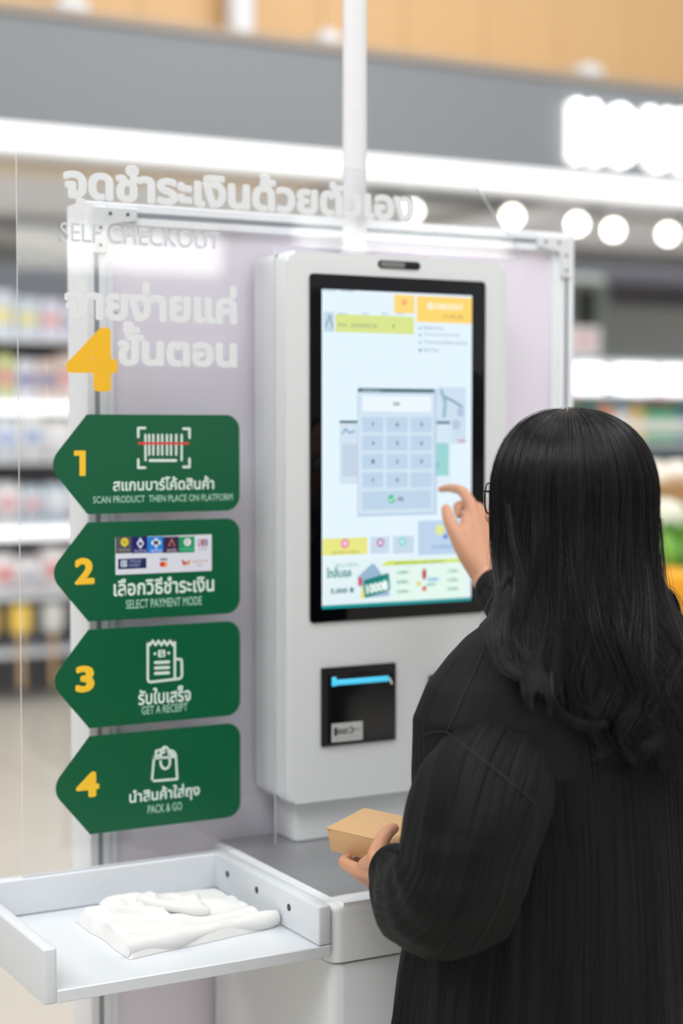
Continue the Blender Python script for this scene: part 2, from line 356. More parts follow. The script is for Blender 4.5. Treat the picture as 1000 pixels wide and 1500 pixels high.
# shelving helper ------------------------------------------------
SHELFM = mat('shelf_white', (220, 222, 226), .45); SHELFG = mat('shelf_grey', (116, 120, 128), .55)
def shelf_unit(name, label, x0, x1, y0, y1, zs, top, lit=(), back=SHELFG, boardm=SHELFM):
    q = thing(name, label, 'shelf', ((x0 + x1) / 2, y1, 0))
    box('back_panel', x0, x1, y1 - .02, y1, 0, top, back, q)
    for x in (x0, x1): box('upright', x - .02, x + .02, y0 + .02, y1, 0, top, boardm, q)
    for i, z in enumerate(zs):
        box('shelf_board', x0 + .02, x1 - .02, y0, y1 - .02, z - .03, z, boardm, q)
        if i in lit: box('shelf_light', x0 + .05, x1 - .05, y0 - .01, y0 + .06, z - .09, z - .03, mat('shelf_lamp', (255, 255, 255), .5, emit=1.0), q)
    return q
products = []
def product(kind, x, y, z, w, h, d, col, label, group, accent=None):
    """box, bottle or pack with parts"""
    q = thing(kind, label, {'bottle': 'bottle', 'product_box': 'box', 'product_pack': 'packet', 'jar': 'jar'}[kind], (x, y, z), group)
    m = mat('c%d_%d_%d' % col, col, .45)
    m2 = mat('c%d_%d_%d' % (accent or (235, 235, 235)), accent or (235, 235, 235), .45)
    if kind == 'product_box':
        box('carton', x - w / 2, x + w / 2, y - d / 2, y + d / 2, z, z + h, m, q, .004, 1)
        box('printed_panel', x - w * .38, x + w * .38, y - d / 2 - .002, y - d / 2, z + h * .3, z + h * .62, m2, q)
    elif kind == 'product_pack':
        bm = box_bm(x - w / 2, x + w / 2, y - d / 2, y + d / 2, z, z + h, .0)
        bmesh.ops.subdivide_edges(bm, edges=bm.edges[:], cuts=3, use_grid_fill=True)
        for v in bm.verts:
            s = math.sin(math.pi * min(1, max(0, (v.co.z - z) / h))) ** .5; v.co.y = y + (v.co.y - y) * (.25 + .75 * s); v.co.x = x + (v.co.x - x) * (.9 + .1 * s)
        for v in bm.verts: v.co -= Vector((x, y, z))
        obj('pouch', bm_mesh(bm, angle=60), m, q)
        box('printed_panel', x - w * .33, x + w * .33, y - d / 2 - .003, y - d / 2 + .002, z + h * .35, z + h * .65, m2, q)
    else:
        prof = [(0, .46), (.03, .5), (.6, .5), (.72, .4), (.8, .2), (.86, .18)] if kind == 'bottle' else [(0, .46), (.04, .5), (.7, .5), (.8, .42)]
        tube('body', [(x, y, z + a * h) for a, _ in prof], [b * w for _, b in prof], m, q, 12, False)
        t0 = prof[-1][0]; tube('cap', [(x, y, z + t0 * h), (x, y, z + h)], w * (.3 if kind == 'bottle' else .46), m2, q, 12, False)
        tube('label_band', [(x, y, z + .2 * h), (x, y, z + .5 * h)], w * .512, mat('c%d_%d_%d' % (240, 236, 230), (240, 236, 230), .45), q, 12, False)
    return q

# left shelving (seen through and beside the clear panel)
L0, L1 = 2.5, 3.9; zs = [.30, .62, 1.02, 1.38, 1.72, 2.06]
shelf_unit('shelving_unit', 'white shelving full of packets behind the left end of the clear panel', L0, L1, 9.15, 9.6, zs, 2.5, lit=(2, 4))
PAL = {5: [(216, 214, 230), (232, 216, 170), (206, 214, 222)], 4: [(222, 224, 236), (206, 212, 150), (226, 206, 196), (228, 228, 236)], 3: [(236, 236, 238), (240, 238, 236), (228, 234, 240)], 2: [(236, 234, 234), (240, 214, 214), (214, 226, 236)], 1: [(232, 226, 226), (240, 240, 240), (222, 226, 230)]}
ACC = {5: [(160, 150, 190), (232, 170, 160), (232, 220, 150)], 4: [(130, 130, 176), (216, 232, 70), (226, 150, 160)], 3: [(226, 226, 230), (244, 150, 160), (160, 180, 220)], 2: [(230, 120, 130), (236, 236, 236), (228, 170, 176)], 1: [(220, 110, 116), (236, 236, 236), (170, 178, 190)]}
ORD = ['first', 'second', 'third', 'fourth', 'fifth', 'sixth', 'seventh', 'eighth', 'ninth', 'tenth', 'eleventh', 'twelfth', 'thirteenth', 'fourteenth', 'fifteenth', 'sixteenth', 'seventeenth', 'eighteenth', 'nineteenth', 'twentieth']
rown = {1: 'lowest full shelf', 2: 'second shelf', 3: 'third shelf', 4: 'fourth shelf', 5: 'top shelf'}
for ri in (1, 2, 3, 4, 5):
    x = L0 + .09; k = 0
    while x < L1 - .12:
        w = random.uniform(.1, .15) if ri in (4, 5) else random.uniform(.12, .17); h = random.uniform(.19, .26)
        kind = 'product_box' if ri in (4, 5) else 'product_pack'
        product(kind, x + w / 2, 9.3, zs[ri], w, h, .14, random.choice(PAL[ri]), ('%s packet from the left on the %s of the white shelving' if kind == 'product_pack' else '%s printed carton from the left on the %s of the white shelving') % (ORD[k], rown[ri]), 'packets on the %s' % rown[ri], random.choice(ACC[ri]))
        x += w + .012; k += 1
# utensils hung under the lowest shelf
for k in range(7):
    x = L0 + .12 + k * .19; colr = [(244, 206, 90), (214, 214, 210), (150, 50, 60), (230, 200, 190), (240, 205, 80)][(k + 3) % 5]
    q = thing('spatula', '%s spatula from the left, wooden handled, hanging under the lowest shelf' % ORD[k], 'spatula', (x, 9.16, .56), 'spatulas under the lowest shelf')
    prism('blade', rrect(x - .06, x + .06, .40, .56, .03), 9.15, 9.165, mat('c%d_%d_%d' % colr, colr, .5), q, .004, 1)
    tube('handle', [(x, 9.16, .40), (x + .005, 9.16, .10)], [.014, .019], mat('wood_handle', (206, 172, 128), .6), q, 10)

# right lit shelf with bottles
cR = at(838, 560, 9.6); R0, R1 = 6.75, 9.4
shelf_unit('lit_shelf_unit', 'brightly lit shelving of bottles right of the lavender board', R0, R1, 9.55, 10.0, [.5, .95, 1.46, 2.02], 2.06, lit=(3,), back=mat('teal_grey', (150, 168, 174), .5))
# glowing header of that shelf
hb = thing('lit_header', 'bright glowing header box over the bottle shelf', 'light', (8, 9.48, 1.85))
for a, b in ((838, 883), (900, 962), (970, 1010), (1020, 1080)):
    p, q2 = at(a, 550, 9.5), at(b, 550, 9.5); box('diffuser', p.x, q2.x, 9.46, 9.52, 1.80, 1.98, mat('header_lamp', (250, 253, 255), .5, emit=2.2), hb, .03)
box('housing', R0, R1, 9.52, 9.538, 1.78, 2.0, ALU, hb)
x = R0 + .1; k = 0
while x < R1 - .1:
    cols = [((232, 190, 90), (236, 226, 214)), ((60, 170, 120), (226, 70, 70)), ((70, 180, 130), (230, 80, 76)), ((70, 120, 150), (150, 190, 90)), ((236, 150, 90), (240, 240, 230)), ((220, 226, 230), (120, 160, 190))]
    c_, a_ = cols[k % len(cols)]; nm = ['amber', 'green and red', 'bright green and red', 'blue', 'orange', 'clear'][k % 6]
    product('bottle', x + .06, 9.68, 1.46, .12, .3, .12, c_, '%s bottle, %s from the left on the lit shelf' % (nm, ORD[k]), 'bottles on the lit shelf', a_); x += .142; k += 1
for k in range(14):
    product('jar', R0 + .15 + k * .18, 9.7, .95, .13, .2, .12, [(206, 226, 236), (240, 214, 190), (220, 220, 236)][k % 3], '%s jar, %s from the left on the shelf below the bottles' % (['pale blue', 'peach', 'lilac'][k % 3], ORD[k]), 'jars below the bottles', (240, 240, 244))
# produce table with baskets, cauliflowers and an orange bin
def basket(px0, px1, py0, py1, Y, label, col):
    a, b = at(px0, py1, Y), at(px1, py0, Y); cx = (a.x + b.x) / 2; w = (b.x - a.x) / 2; z0, z1 = a.z, b.z
    q = thing('basket', label, 'basket', (cx, Y, z0)); m = mat('wicker_%d' % col[0], col, .8, bump=.5, bscale=80)
    n = 7
    for i in range(n):
        t = i / (n - 1); rr = w * (.82 + .18 * t); zz = z0 + (z1 - z0) * (t * .9 + .05)
        tube('weave', [(cx + rr * math.cos(g * math.pi / 12), Y + .75 * rr * math.sin(g * math.pi / 12), zz) for g in range(25)], (z1 - z0) / n * .55, m, q, 6, False)
    bm = bmesh.new(); bmesh.ops.create_cone(bm, cap_ends=True, segments=24, radius1=w * .8, radius2=w * .95, depth=(z1 - z0) * .9, matrix=Matrix.Translation((0, 0, (z1 - z0) / 2)) @ Matrix.Diagonal((1, .75, 1, 1)))
    obj('liner', bm_mesh(bm), m, q); return cx, w, z1, q
PT = box('produce_table', 3.9, 6.2, 5.0, 5.9, .0, .985, mat('table_wood', (188, 150, 108), .6, bump=.2)); tag(PT, 'wooden produce table behind the customer', 'table')
Yb = 5.45
tiers = box('riser', 4.55, 6.0, 5.35, 5.85, .986, at(980, 745, 5.6).z - .001, mat('riser_wood', (196, 160, 118), .6), None, .01); tag(tiers, 'wooden riser on the produce table', 'riser')
cx, w, z1, _ = basket(925, 1040, 704, 745, 5.6, 'tan wicker basket of white loaves right of the hair', (204, 166, 122))
LOAF = mat('white_flour_bun', (248, 240, 226), .7, bump=.2, bscale=40)
def blob(name, c, r, m, parent, amp=.15, sq=(1, 1, 1), sub=3, nf=2.5):
    bm = bmesh.new(); bmesh.ops.create_icosphere(bm, subdivisions=sub, radius=1); ph = random.random() * 50
    for v in bm.verts:
        n_ = noise.noise(v.co * nf + Vector((ph, 0, 0))); v.co = Vector((v.co.x * sq[0], v.co.y * sq[1], v.co.z * sq[2])) * r * (1 + amp * n_)
    d = Vector(c) - loc_of(parent); return obj(name, bm_mesh(bm, True), m, parent, d)
for k, (dx, dy, dz) in enumerate(((-.6, -.2, .03), (0, -.25, .05), (.6, -.2, .03), (-.3, .2, .06), (.3, .2, .06))):
    b = blob('bun', (cx + dx * w, 5.6 + dy * w, z1 + dz - .015), .055, LOAF, None, .08, (1.15, 1, .75)); tag(b, 'white bun in the tan basket, ' + ['front left', 'front middle', 'front right', 'back left', 'back right'][k], 'bun', 'buns in the tan basket')
Pm = mat('cauliflower_white', (244, 246, 226), .8, bump=.6, bscale=60); LG = mat('leaf_green', (112, 168, 52), .6, var=.2, bscale=8); LG2 = mat('leaf_dark', (76, 134, 44), .6, var=.2, bscale=8)
for k, (px, py, Y, s, lab) in enumerate(((972, 758, 5.2, .085, 'white cauliflower with green leaves right of the hair'), (1040, 775, 5.2, .09, 'white cauliflower with green leaves beyond the right edge'))):
    c = at(px, py, Y); q = thing('cauliflower', lab, 'vegetable', (c.x, Y, c.z - .1))
    blob('curd', c, s, Pm, q, .25, (1.05, 1, .8), 4, 6)
    for j in range(9):
        an = j * 2 * math.pi / 9; bm = bmesh.new(); rows = []
        for i in range(6):
            t = i / 5; rr = s * (.35 + 1.0 * math.sin(t * 1.7)); zz = -s * 1.9 + t * s * 1.75; wd = s * .55 * math.sin(math.pi * (t * .85 + .1))
            rows.append([bm.verts.new((math.cos(an) * rr - math.sin(an) * wd * e, math.sin(an) * rr + math.cos(an) * wd * e, zz + (abs(e) * .01))) for e in (-1, 0, 1)])
        for r1, r2 in zip(rows, rows[1:]):
            for e in (0, 1): bm.faces.new((r1[e], r1[e + 1], r2[e + 1], r2[e]))
        o = obj('leaf', bm_mesh(bm, True), LG if j % 2 else LG2, q, c - Vector((c.x, Y, c.z - .1))); sm = o.modifiers.new('s', 'SOLIDIFY'); sm.thickness = .006
for k, (px, py, lab) in enumerate(((965, 812, 'bright green cabbage below the white cauliflower'), (1010, 820, 'green cabbage at the right edge below the cauliflower'))):
    c = at(px, py, 5.1); q = thing('cabbage', lab, 'vegetable', (c.x, 5.1, c.z - .08))
    blob('heart', c, .085, LG, q, .06)
    for j in range(6):
        an = j * math.pi / 3; o = blob('leaf', c + Vector((math.cos(an) * .03, math.sin(an) * .03, -.012)), .08, LG2 if j % 2 else LG, q, .18, (1, 1, .95))
# orange fabric bin
a, b = at(925, 925, 4.7), at(1060, 838, 4.7)
q = thing('orange_bin', 'bright orange fabric bin right of the hair', 'bin', ((a.x + b.x) / 2, 4.7, a.z))
bm = box_bm(a.x, b.x, 4.6, 5.0, a.z - .1, b.z, .02, 3)
for v in bm.verts: v.co -= q.location
obj('body', bm_mesh(bm, angle=40), mat('orange_fabric', (250, 166, 20), .7, bump=.3, bscale=60, var=.1), q)
tube('rim', [(a.x + .02, 4.62, b.z), (b.x - .02, 4.62, b.z)], .012, mat('orange_rim', (252, 190, 60), .6), q)
stm = tag(box('bin_stand', a.x, b.x, 4.62, 4.98, 0, a.z - .1, mat('stand_white', (220, 218, 214), .5)), 'pale stand carrying the orange bin', 'stand')

# lit shopfront across the aisle behind the camera: its lamps are what the clear panel mirrors
LB = mat('cool_lightbox', (255, 254, 248), .5, emit=6.0)
_a, _b, _c, _d = at(10, 328, 20.01), at(325, 400, 20.01), at(440, 325, 20.01), at(745, 385, 20.01)
for k, (x0, x1, z0, z1) in enumerate(((_a.x, _b.x, _b.z, _a.z), (_c.x, _d.x, _d.z, _c.z), (-9, -1.5, 3.5, 4.2))):
    q = thing('light_box', ['long light box on the shop front behind the camera', 'short light box on the shop front behind the camera', 'light box far along the shop front behind the camera'][k], 'light', (x0, -15, z0))
    box('diffuser', x0, x1, -15.1, -15, z0, z1, LB, q, .02); box('housing', x0 - .05, x1 + .05, -15.3, -15.1, z0 - .05, z1 + .05, ALU, q)
_a, _b = at(500, 432, 7.13), at(672, 380, 7.13)
a = thing('banner', 'yellow banner hanging behind the camera', 'banner', (_a.x, -2.2, _a.z))
bm = bmesh.new(); g = [[bm.verts.new(((_b.x - _a.x) * i / 24, .03 * math.sin(i * 1.1), .012 * math.sin(i * 1.9) * (j == 0) + (_b.z - _a.z) * j / 4)) for j in range(5)] for i in range(25)]
for i in range(24):
    for j in range(4): bm.faces.new((g[i][j], g[i + 1][j], g[i + 1][j + 1], g[i][j + 1]))
obj('cloth', bm_mesh(bm, True), mat('yellow_cloth', (250, 176, 20), .6), a)
tube('rail', [_a + Vector((0, -9.33, 0)), _a + Vector((0, -9.33, 0))] if 0 else [(_a.x, -2.2, _b.z), (_b.x, -2.2, _b.z)], .012, ALU, a)
# ================================================================== LAVENDER BOARD
BX0, BX1, BY, BZ = .960, 1.925, 2.585, 1.913
q = thing('display_board', 'freestanding lavender display board in a white aluminium frame behind the kiosk', 'board', ((BX0 + BX1) / 2, 2.63, 0))
box('board_panel', BX0 + .02, BX1 - .02, 2.597, 2.62, .05, BZ - .02, LAV, q)
for xa, xb in ((BX0, BX0 + .036), (BX1 - .036, BX1)):
    p = box('post', xa, xb, BY, 2.672, 0, BZ, ALU, q, .002, 1)
    box('groove', (xa + xb) / 2 - .004, (xa + xb) / 2 + .004, BY - .0006, BY + .002, .02, BZ - .03, ALUD, p)
    sx = xb if xa == BX0 else xa - .012
    o = box('edge_strip', sx, sx + .012, BY + .004, 2.60, .05, BZ - .036, ALU, q)
for za, zb in ((BZ - .036, BZ), (.04, .08)):
    p = box('cross_rail', BX0 + .036, BX1 - .036, BY + .001, 2.66, za, zb, ALU, q, .002, 1)
    box('groove', BX0 + .04, BX1 - .04, BY + .0004, BY + .003, (za + zb) / 2 - .004, (za + zb) / 2 + .004, ALUD, p)
for sx, c in ((1, BX0), (-1, BX1)):
    L = .075; t = .022; z = BZ - .008; x = c + sx * .012
    poly = [(x, z), (x + sx * L, z), (x + sx * L, z - t), (x + sx * t * 1.25, z - t * 1.15), (x + sx * t, z - t * 1.5), (x + sx * t, z - L), (x, z - L)]
    if sx < 0: poly.reverse()
    br = prism('corner_bracket', poly, BY - .006, BY, WHITE, q, .002, 1)
    for dx, dz in ((.028, .011), (.058, .011), (.011, .034), (.011, .062)):
        tube('screw', [(x + sx * dx, BY - .007, z - dz), (x + sx * dx, BY - .004, z - dz)], .0028, BLACKP, br, 8, False)
box('foot', BX0 - .02, BX0 + .06, 2.60, 2.90, 0, .03, ALU, q, .004, 1); box('foot', BX1 - .06, BX1 + .02, 2.60, 2.90, 0, .03, ALU, q, .004, 1)
for z in (1.735, 1.55, 1.2, .97, .905): tube('rivet', [(BX0 + .052, BY + .002, z), (BX0 + .052, BY + .006, z)], .002, ALUD, q, 8, False)

# ================================================================== COUNTER with TRAY
CZ = .856; CX0, CX1 = 1.166, 1.98; CY0, CY1 = 2.142, 2.575
cn = thing('checkout_counter', 'white checkout counter with a steel top under the kiosk', 'counter', ((CX0 + CX1) / 2, 2.35, 0))
def plan_prism_bm(poly, z0, z1, bev, seg=3):
    bm = bmesh.new(); tp = [bm.verts.new((x, y, z1)) for x, y in poly]; ft = bm.faces.new(tp); bt = [bm.verts.new((x, y, z0)) for x, y in poly]; fb = bm.faces.new(list(reversed(bt)))
    n = len(tp)
    for i in range(n): bm.faces.new((tp[i], tp[(i + 1) % n], bt[(i + 1) % n], bt[i]))
    if bev: bmesh.ops.bevel(bm, geom=ft.edges[:], offset=bev, segments=seg, affect='EDGES', profile=.5)
    return bm
def local(bm, parent):
    d = loc_of(parent)
    for v in bm.verts: v.co -= d
    return bm
obj('counter_cap', bm_mesh(local(plan_prism_bm(rrect(CX0, CX1, CY0, CY1, .02), .768, CZ, .014), cn), angle=40), WHITE, cn)
obj('cabinet_body', bm_mesh(local(plan_prism_bm(rrect(CX0 + .004, CX1 - .004, CY0 + .003, CY1 - .003, .02), .08, .764, .002, 1), cn), angle=40), WHITE, cn)
box('plinth', CX0 + .03, CX1 - .03, CY0 + .04, CY1 - .03, 0, .08, BLACKP, cn)
box('steel_top', CX0 + .018, CX1 - .02, CY0 + .035, CY1 - .004, CZ - .003, CZ + .0012, STEEL, cn, .0008, 1)

TX0, TX1 = .728, CX0; TY0, TY1 = 2.142, 2.522
tr = thing('packing_tray', 'white open-fronted packing tray fixed to the left of the counter', 'tray', ((TX0 + TX1) / 2, 2.33, .779))
box('base_plate', TX0 + .0195, TX1 - .001, TY0, TY1, .779, .797, TRAY, tr, .0015, 1)
def side(name, x0, x1, y0, y1, z0, z1): return box(name, x0, x1, y0, y1, z0, z1, TRAY, tr, .004, 3)
side('side_wall', TX0, TX0 + .02, TY0 - .0005, TY1, .779, CZ)
rw = side('side_wall', TX1 - .022, TX1 - .0005, TY0 - .0005, TY1, .7975, CZ)
side('back_wall', TX0 + .012, TX1 - .001, TY1 - .022, TY1 + .001, .7975, CZ - .0005)
for yy in (2.452, 2.345, 2.235):
    tube('hole', [(TX1 - .0228, yy, .832), (TX1 - .021, yy, .832)], .0055, BLACKP, rw, 12, False)
box('support_bracket', TX0 + .15, TX0 + .18, 2.3, 2.5, .765, .7788, ALU, tr); box('support_bracket', TX1 - .12, TX1 - .09, 2.3, 2.5, .765, .7788, ALU, tr)

# ================================================================== KIOSK
KY = 2.465; KX0, KX1, KZ0, KZ1 = 1.2575, 1.690, .929, 1.8385
k = thing('checkout_kiosk', 'white self-checkout kiosk with a tall touch display on the counter', 'kiosk', ((KX0 + KX1) / 2, 2.52, CZ))
fr_poly = rrect(KX0, KX1, KZ0, KZ1, .018)
prism('front_shell', fr_poly, KY, 2.5035, KIOSK, k, .006, 4)
box('seam', KX0 + .003, KX1 - .003, 2.5035, 2.5075, KZ0 + .004, KZ1 - .004, mat('seam_grey', (120, 124, 128), .6), k)
prism('rear_shell', rrect(KX0 + .0005, KX1 - .0005, KZ0 + .001, KZ1 - .001, .018), 2.5075, 2.582, WHITE, k)
nk = box('neck', KX0 + .03, KX1 - .03, 2.492, 2.57, CZ + .001, KZ0, KIOSK, k, .006, 2)
# camera / light slot in the top
sl = prism('sensor_slot', rrect(1.430, 1.513, 1.8175, 1.8305, .0062), KY - .0015, KY + .001, BLACKP, k, .0012, 2)
prism('sensor_window', rrect(1.434, 1.482, 1.8195, 1.8285, .0042), KY - .0022, KY - .0014, mat('smoke_grey', (120, 122, 120), .2), sl)
dspl = prism('touch_display', rrect(1.3005, 1.6435, 1.2285, 1.8025, .006), KY - .0035, KY, BLACKG, k, .001, 2)
# --- screen content
SX0, SX1, SZ0, SZ1 = 1.3218, 1.6156, 1.2505, 1.7776
ui = Flat(); Y0 = KY - .0037
def S(px, py): v = at(px, py, KY - .0035); return v.x, v.z
def R(px0, py0, px1, py1, col, lay=1, r=0):
    mx, my = (px0 + px1) / 2, (py0 + py1) / 2
    x0, x1 = max(SX0, S(px0, my)[0]), min(SX1, S(px1, my)[0]); z1, z0 = min(SZ1, S(mx, py0)[1]), max(SZ0, S(mx, py1)[1])
    ui.rect(x0, x1, z0, z1, Y0 - lay * .00006, col, r)
def T(t, px0, py0, px1, py1, col, lay=2, bold=0., rot=0.):
    mx, my = (px0 + px1) / 2, (py0 + py1) / 2
    ui.text(t, S(px0, my)[0], S(px1, my)[0], S(mx, py1)[1], S(mx, py0)[1], Y0 - lay * .00006, col, bold, rot)
def D(px, py, r, col, lay=2): x, z = S(px, py); ui.disc(x, z, r * .00113, Y0 - lay * .00006, col)
ui.rect(SX0, SX1, SZ0, SZ1, Y0, (224, 240, 250))
R(468, 423, 692, 428, (150, 180, 200)); T('menu  order', 472, 424, 520, 427, (60, 80, 90))
R(577, 432, 607, 459, (252, 214, 120)); D(592, 443, 5, (240, 170, 110)); R(610, 435, 691, 473, (252, 212, 110))
T('CHECKOUT', 636, 445, 678, 454, (255, 250, 235), 2, .05); D(630, 448, 6, (240, 236, 200)); T('12:45:00', 648, 461, 678, 467, (180, 140, 90))
R(491, 462, 606, 488, (214, 226, 138)); R(474, 457, 489, 486, (190, 212, 226)); ui.stroke([S(477, 478), S(483, 462), S(487, 480)], .002, Y0 - .00015, (110, 140, 160))
for a_, b_ in ((495, 508), (530, 540), (558, 568), (580, 592)): T('item', a_, 457, b_, 461, (150, 170, 180))
T('000456', 494, 473, 508, 478, (120, 150, 130)); T('SUNSHINE 250', 514, 474, 552, 480, (120, 150, 130)); T('1', 575, 475, 577, 481, (120, 150, 130))
for i, (yy, xe) in enumerate(((481, 649), (491, 672), (502, 684), (513, 642))):
    T(['Member Points', 'Total quantity items', 'Total amount before discount', 'Net Total'][i], 620, yy - 3, xe, yy + 2, (110, 130, 145)); D(615, yy, 2.2, (50, 100, 110) if i == 3 else (150, 180, 190))
# background windows
R(497, 616, 526, 709, (206, 222, 236)); R(497, 616, 526, 620, (90, 118, 134), 2); R(501, 650, 524, 698, (192, 208, 224), 2); ui.stroke([S(501, 635), S(506, 628), S(511, 634), S(519, 632)], .0025, Y0 - .0002, (90, 150, 190)); 
R(634, 617, 661, 710, (218, 234, 242)); R(634, 617, 659, 621, (90, 118, 134), 2); R(636, 649, 657, 697, (152, 208, 208), 2); T('PAY', 638, 679, 644, 684, (50, 120, 120), 3)
R(640, 567, 682, 650, (202, 220, 236)); ui.stroke([S(646, 572), S(652, 590), S(650, 610)], .006, Y0 - .00014, (140, 180, 196)); ui.stroke([S(652, 582), S(664, 588), S(676, 596)], .004, Y0 - .00014, (120, 156, 180)); D(674, 604, 7, (176, 194, 216)); D(668, 622, 8, (178, 198, 222)); T('PROMO', 670, 644, 682, 648, (214, 100, 140), 3, .04)
# number pad dialog
R(523, 570, 639, 755, (176, 200, 222), 3); R(524, 571, 636, 752, (206, 224, 238), 4); R(524, 569, 636, 575, (84, 114, 124), 5); T('SEARCH', 530, 570, 556, 574, (190, 210, 215), 6)
R(530, 580, 631, 603, (232, 242, 248), 5); T('200', 575, 589, 585, 594, (90, 105, 120), 6, .03)
for r_ in range(4):
    for c_ in range(3):
        x0 = 530 + c_ * 35.5; y0 = 611 + r_ * 27; R(x0, y0, x0 + 31, y0 + 22, (186, 208, 228), 5)
        ch = ['789', '456', '123', 'C0 '][r_][c_]
        if ch != ' ': T(ch, x0 + 14, y0 + 8, x0 + 18, y0 + 14, (84, 110, 136), 6, .03)
R(530, 719, 631, 746, (186, 208, 228), 5); D(573, 731, 6.5, (70, 190, 140), 6); ui.stroke([S(569, 731), S(572, 734), S(578, 728)], .0016, Y0 - .00045, (235, 250, 240)); T('OK', 582, 728, 591, 734, (70, 90, 110), 6, .03)
# footer buttons
R(472, 788, 538, 813, (228, 226, 128)); D(505, 796, 7, (226, 120, 170)); D(505, 796, 4, (245, 200, 220), 3); T('DISCOUNT COUPON', 486, 807, 526, 811, (130, 130, 90))
R(542, 786, 570, 811, (196, 214, 230)); D(557, 795, 6.5, (176, 110, 160)); D(557, 795, 3.5, (230, 214, 230), 3); R(575, 785, 606, 811, (196, 214, 230)); D(589, 793, 6.5, (120, 210, 200)); D(589, 793, 3.5, (200, 236, 232), 3)
R(612, 762, 690, 812, (184, 208, 232)); D(644, 776, 8, (222, 230, 140)); D(652, 786, 4, (90, 130, 210), 3); T('SHOPPING', 632, 798, 664, 804, (110, 150, 200))
# banner
R(469, 816, 692, 892, (222, 238, 242)); R(469, 881, 692, 893, (20, 150, 150), 2)
T('สมาชิก', 490, 824, 524, 831, (130, 180, 180), 3); T('ใกล้บอล', 478, 831, 514, 846, (20, 130, 120), 3, .03); T('5,000 ฿', 484, 861, 518, 870, (40, 110, 120), 3, .03)
ui.poly([S(523, 846), S(531, 838), S(544, 826), S(548, 826), S(560, 843), S(571, 872), S(535, 876)], Y0 - .0001, (150, 180, 204))
ui.poly([S(532, 850), S(569, 839), S(571, 864), S(534, 876)], Y0 - .0002, (20, 128, 118)); ui.poly([S(534, 857), S(570, 846), S(571, 862), S(535, 873)], Y0 - .00024, (30, 140, 128))
T('1000฿', 536, 852, 568, 868, (240, 250, 246), 6, .05, .14); ui.poly([S(527, 876), S(531, 856), S(534, 876)], Y0 - .00022, (228, 220, 110)); R(524, 846, 530, 858, (196, 90, 110), 3)
R(574, 829, 681, 877, (222, 242, 232), 2); ui.poly([S(558, 829), S(566, 822), S(676, 818), S(676, 823), S(560, 829)], Y0 - .00018, (206, 226, 90)); T('PROMOTION THIS MONTH', 578, 822, 650, 826, (90, 130, 60), 5)
for i in range(3):
    T(['5,000.-', '8,000.-', '10,000.-'][i], 581, 836 + i * 14, 600, 841 + i * 14, (80, 160, 140), 4, .03); T(['1,500.-', '2,000.-', '30,000.-'][i], 655, 834 + i * 13, 672, 839 + i * 13, (80, 160, 140), 4, .03)
x_, z_ = S(621, 841); ui.poly([(x_ + .0045 * math.cos(t * .5236), z_ + .010 * math.sin(t * .5236)) for t in range(12)], Y0 - .0002, (186, 60, 90)); D(621, 862, 4, (210, 90, 80), 4); D(613, 855, 4, (220, 210, 110), 4)
R(626, 846, 642, 851, (150, 196, 224), 4); R(624, 854, 638, 858, (150, 206, 200), 4)
ui.build('screen_graphics', screen_mat(1.0), dspl)
# receipt printer
pr = thing('x', '', '', (0, 0, 0)); bpy.data.objects.remove(pr)
pr = prism('receipt_printer', rrect(1.3213, 1.464, 1.0205, 1.1520, .0015), KY - .004, KY, BLACKP, k, .0012, 1)
box('door', 1.3345, 1.4595, KY - .008, KY - .004, 1.0255, 1.140, mat('printer_door', (14, 15, 17), .22), pr, .002, 2)
box('paper_slot', 1.338, 1.446, KY - .0095, KY - .0078, 1.134, 1.138, mat('slot_black', (2, 2, 2), .6), pr)
box('light_bar', 1.3375, 1.447, KY - .0105, KY - .0078, 1.1225, 1.1315, mat('blue_light_bar', (70, 190, 228), .3, emit=.55), pr, .001, 1)
box('light_bar_end', 1.3375, 1.346, KY - .0108, KY - .0078, 1.1215, 1.1365, mat('blue_light_bar', (70, 190, 228), .3, emit=.55), pr, .001, 1)
tube('latch', [(1.4495, KY - .0085, 1.126), (1.4525, KY - .010, 1.118)], .0016, ALU, pr, 8)
st = prism('sticker', rrect(1.3375, 1.3965, 1.0275, 1.0585, .001), KY - .0087, KY - .008, mat('silver_sticker', (190, 190, 188), .5), pr)
sf = Flat(); yy = KY - .0089
sf.rect(1.342, 1.348, 1.038, 1.052, yy, (30, 30, 30)); sf.text('GOLD', 1.349, 1.368, 1.040, 1.049, yy, (40, 40, 40), .06); sf.disc(1.3735, 1.0455, .006, yy, (50, 50, 50)); sf.disc(1.372, 1.0455, .004, yy - .0001, (190, 190, 188)); sf.text('LABEL 58', 1.380, 1.392, 1.044, 1.048, yy, (90, 90, 90)); sf.rect(1.342, 1.392, 1.0335, 1.0345, yy, (150, 150, 150)); sf.build('sticker_print', PRINT, st)
cr = prism('card_reader', rrect(1.532, 1.640, 1.055, 1.125, .0015), KY - .006, KY, BLACKP, k, .0012, 1)
box('card_slot', 1.55, 1.62, KY - .0075, KY - .0058, 1.085, 1.089, mat('slot_black', (2, 2, 2), .6), cr)
pl = thing('support_pole', 'slim white pole rising from behind the kiosk top', 'pole', (1.434, 2.551, KZ1 - .001))
tube('pole', [(1.434, 2.551, KZ1 - .001), (1.434, 2.551, 3.4)], .0205, mat('pole_white', (232, 232, 234), .35), pl, 24, False)
tube('collar', [(1.434, 2.551, KZ1 - .0005), (1.434, 2.551, KZ1 + .02)], .026, mat('pole_white', (232, 232, 234), .35), pl, 24, False)

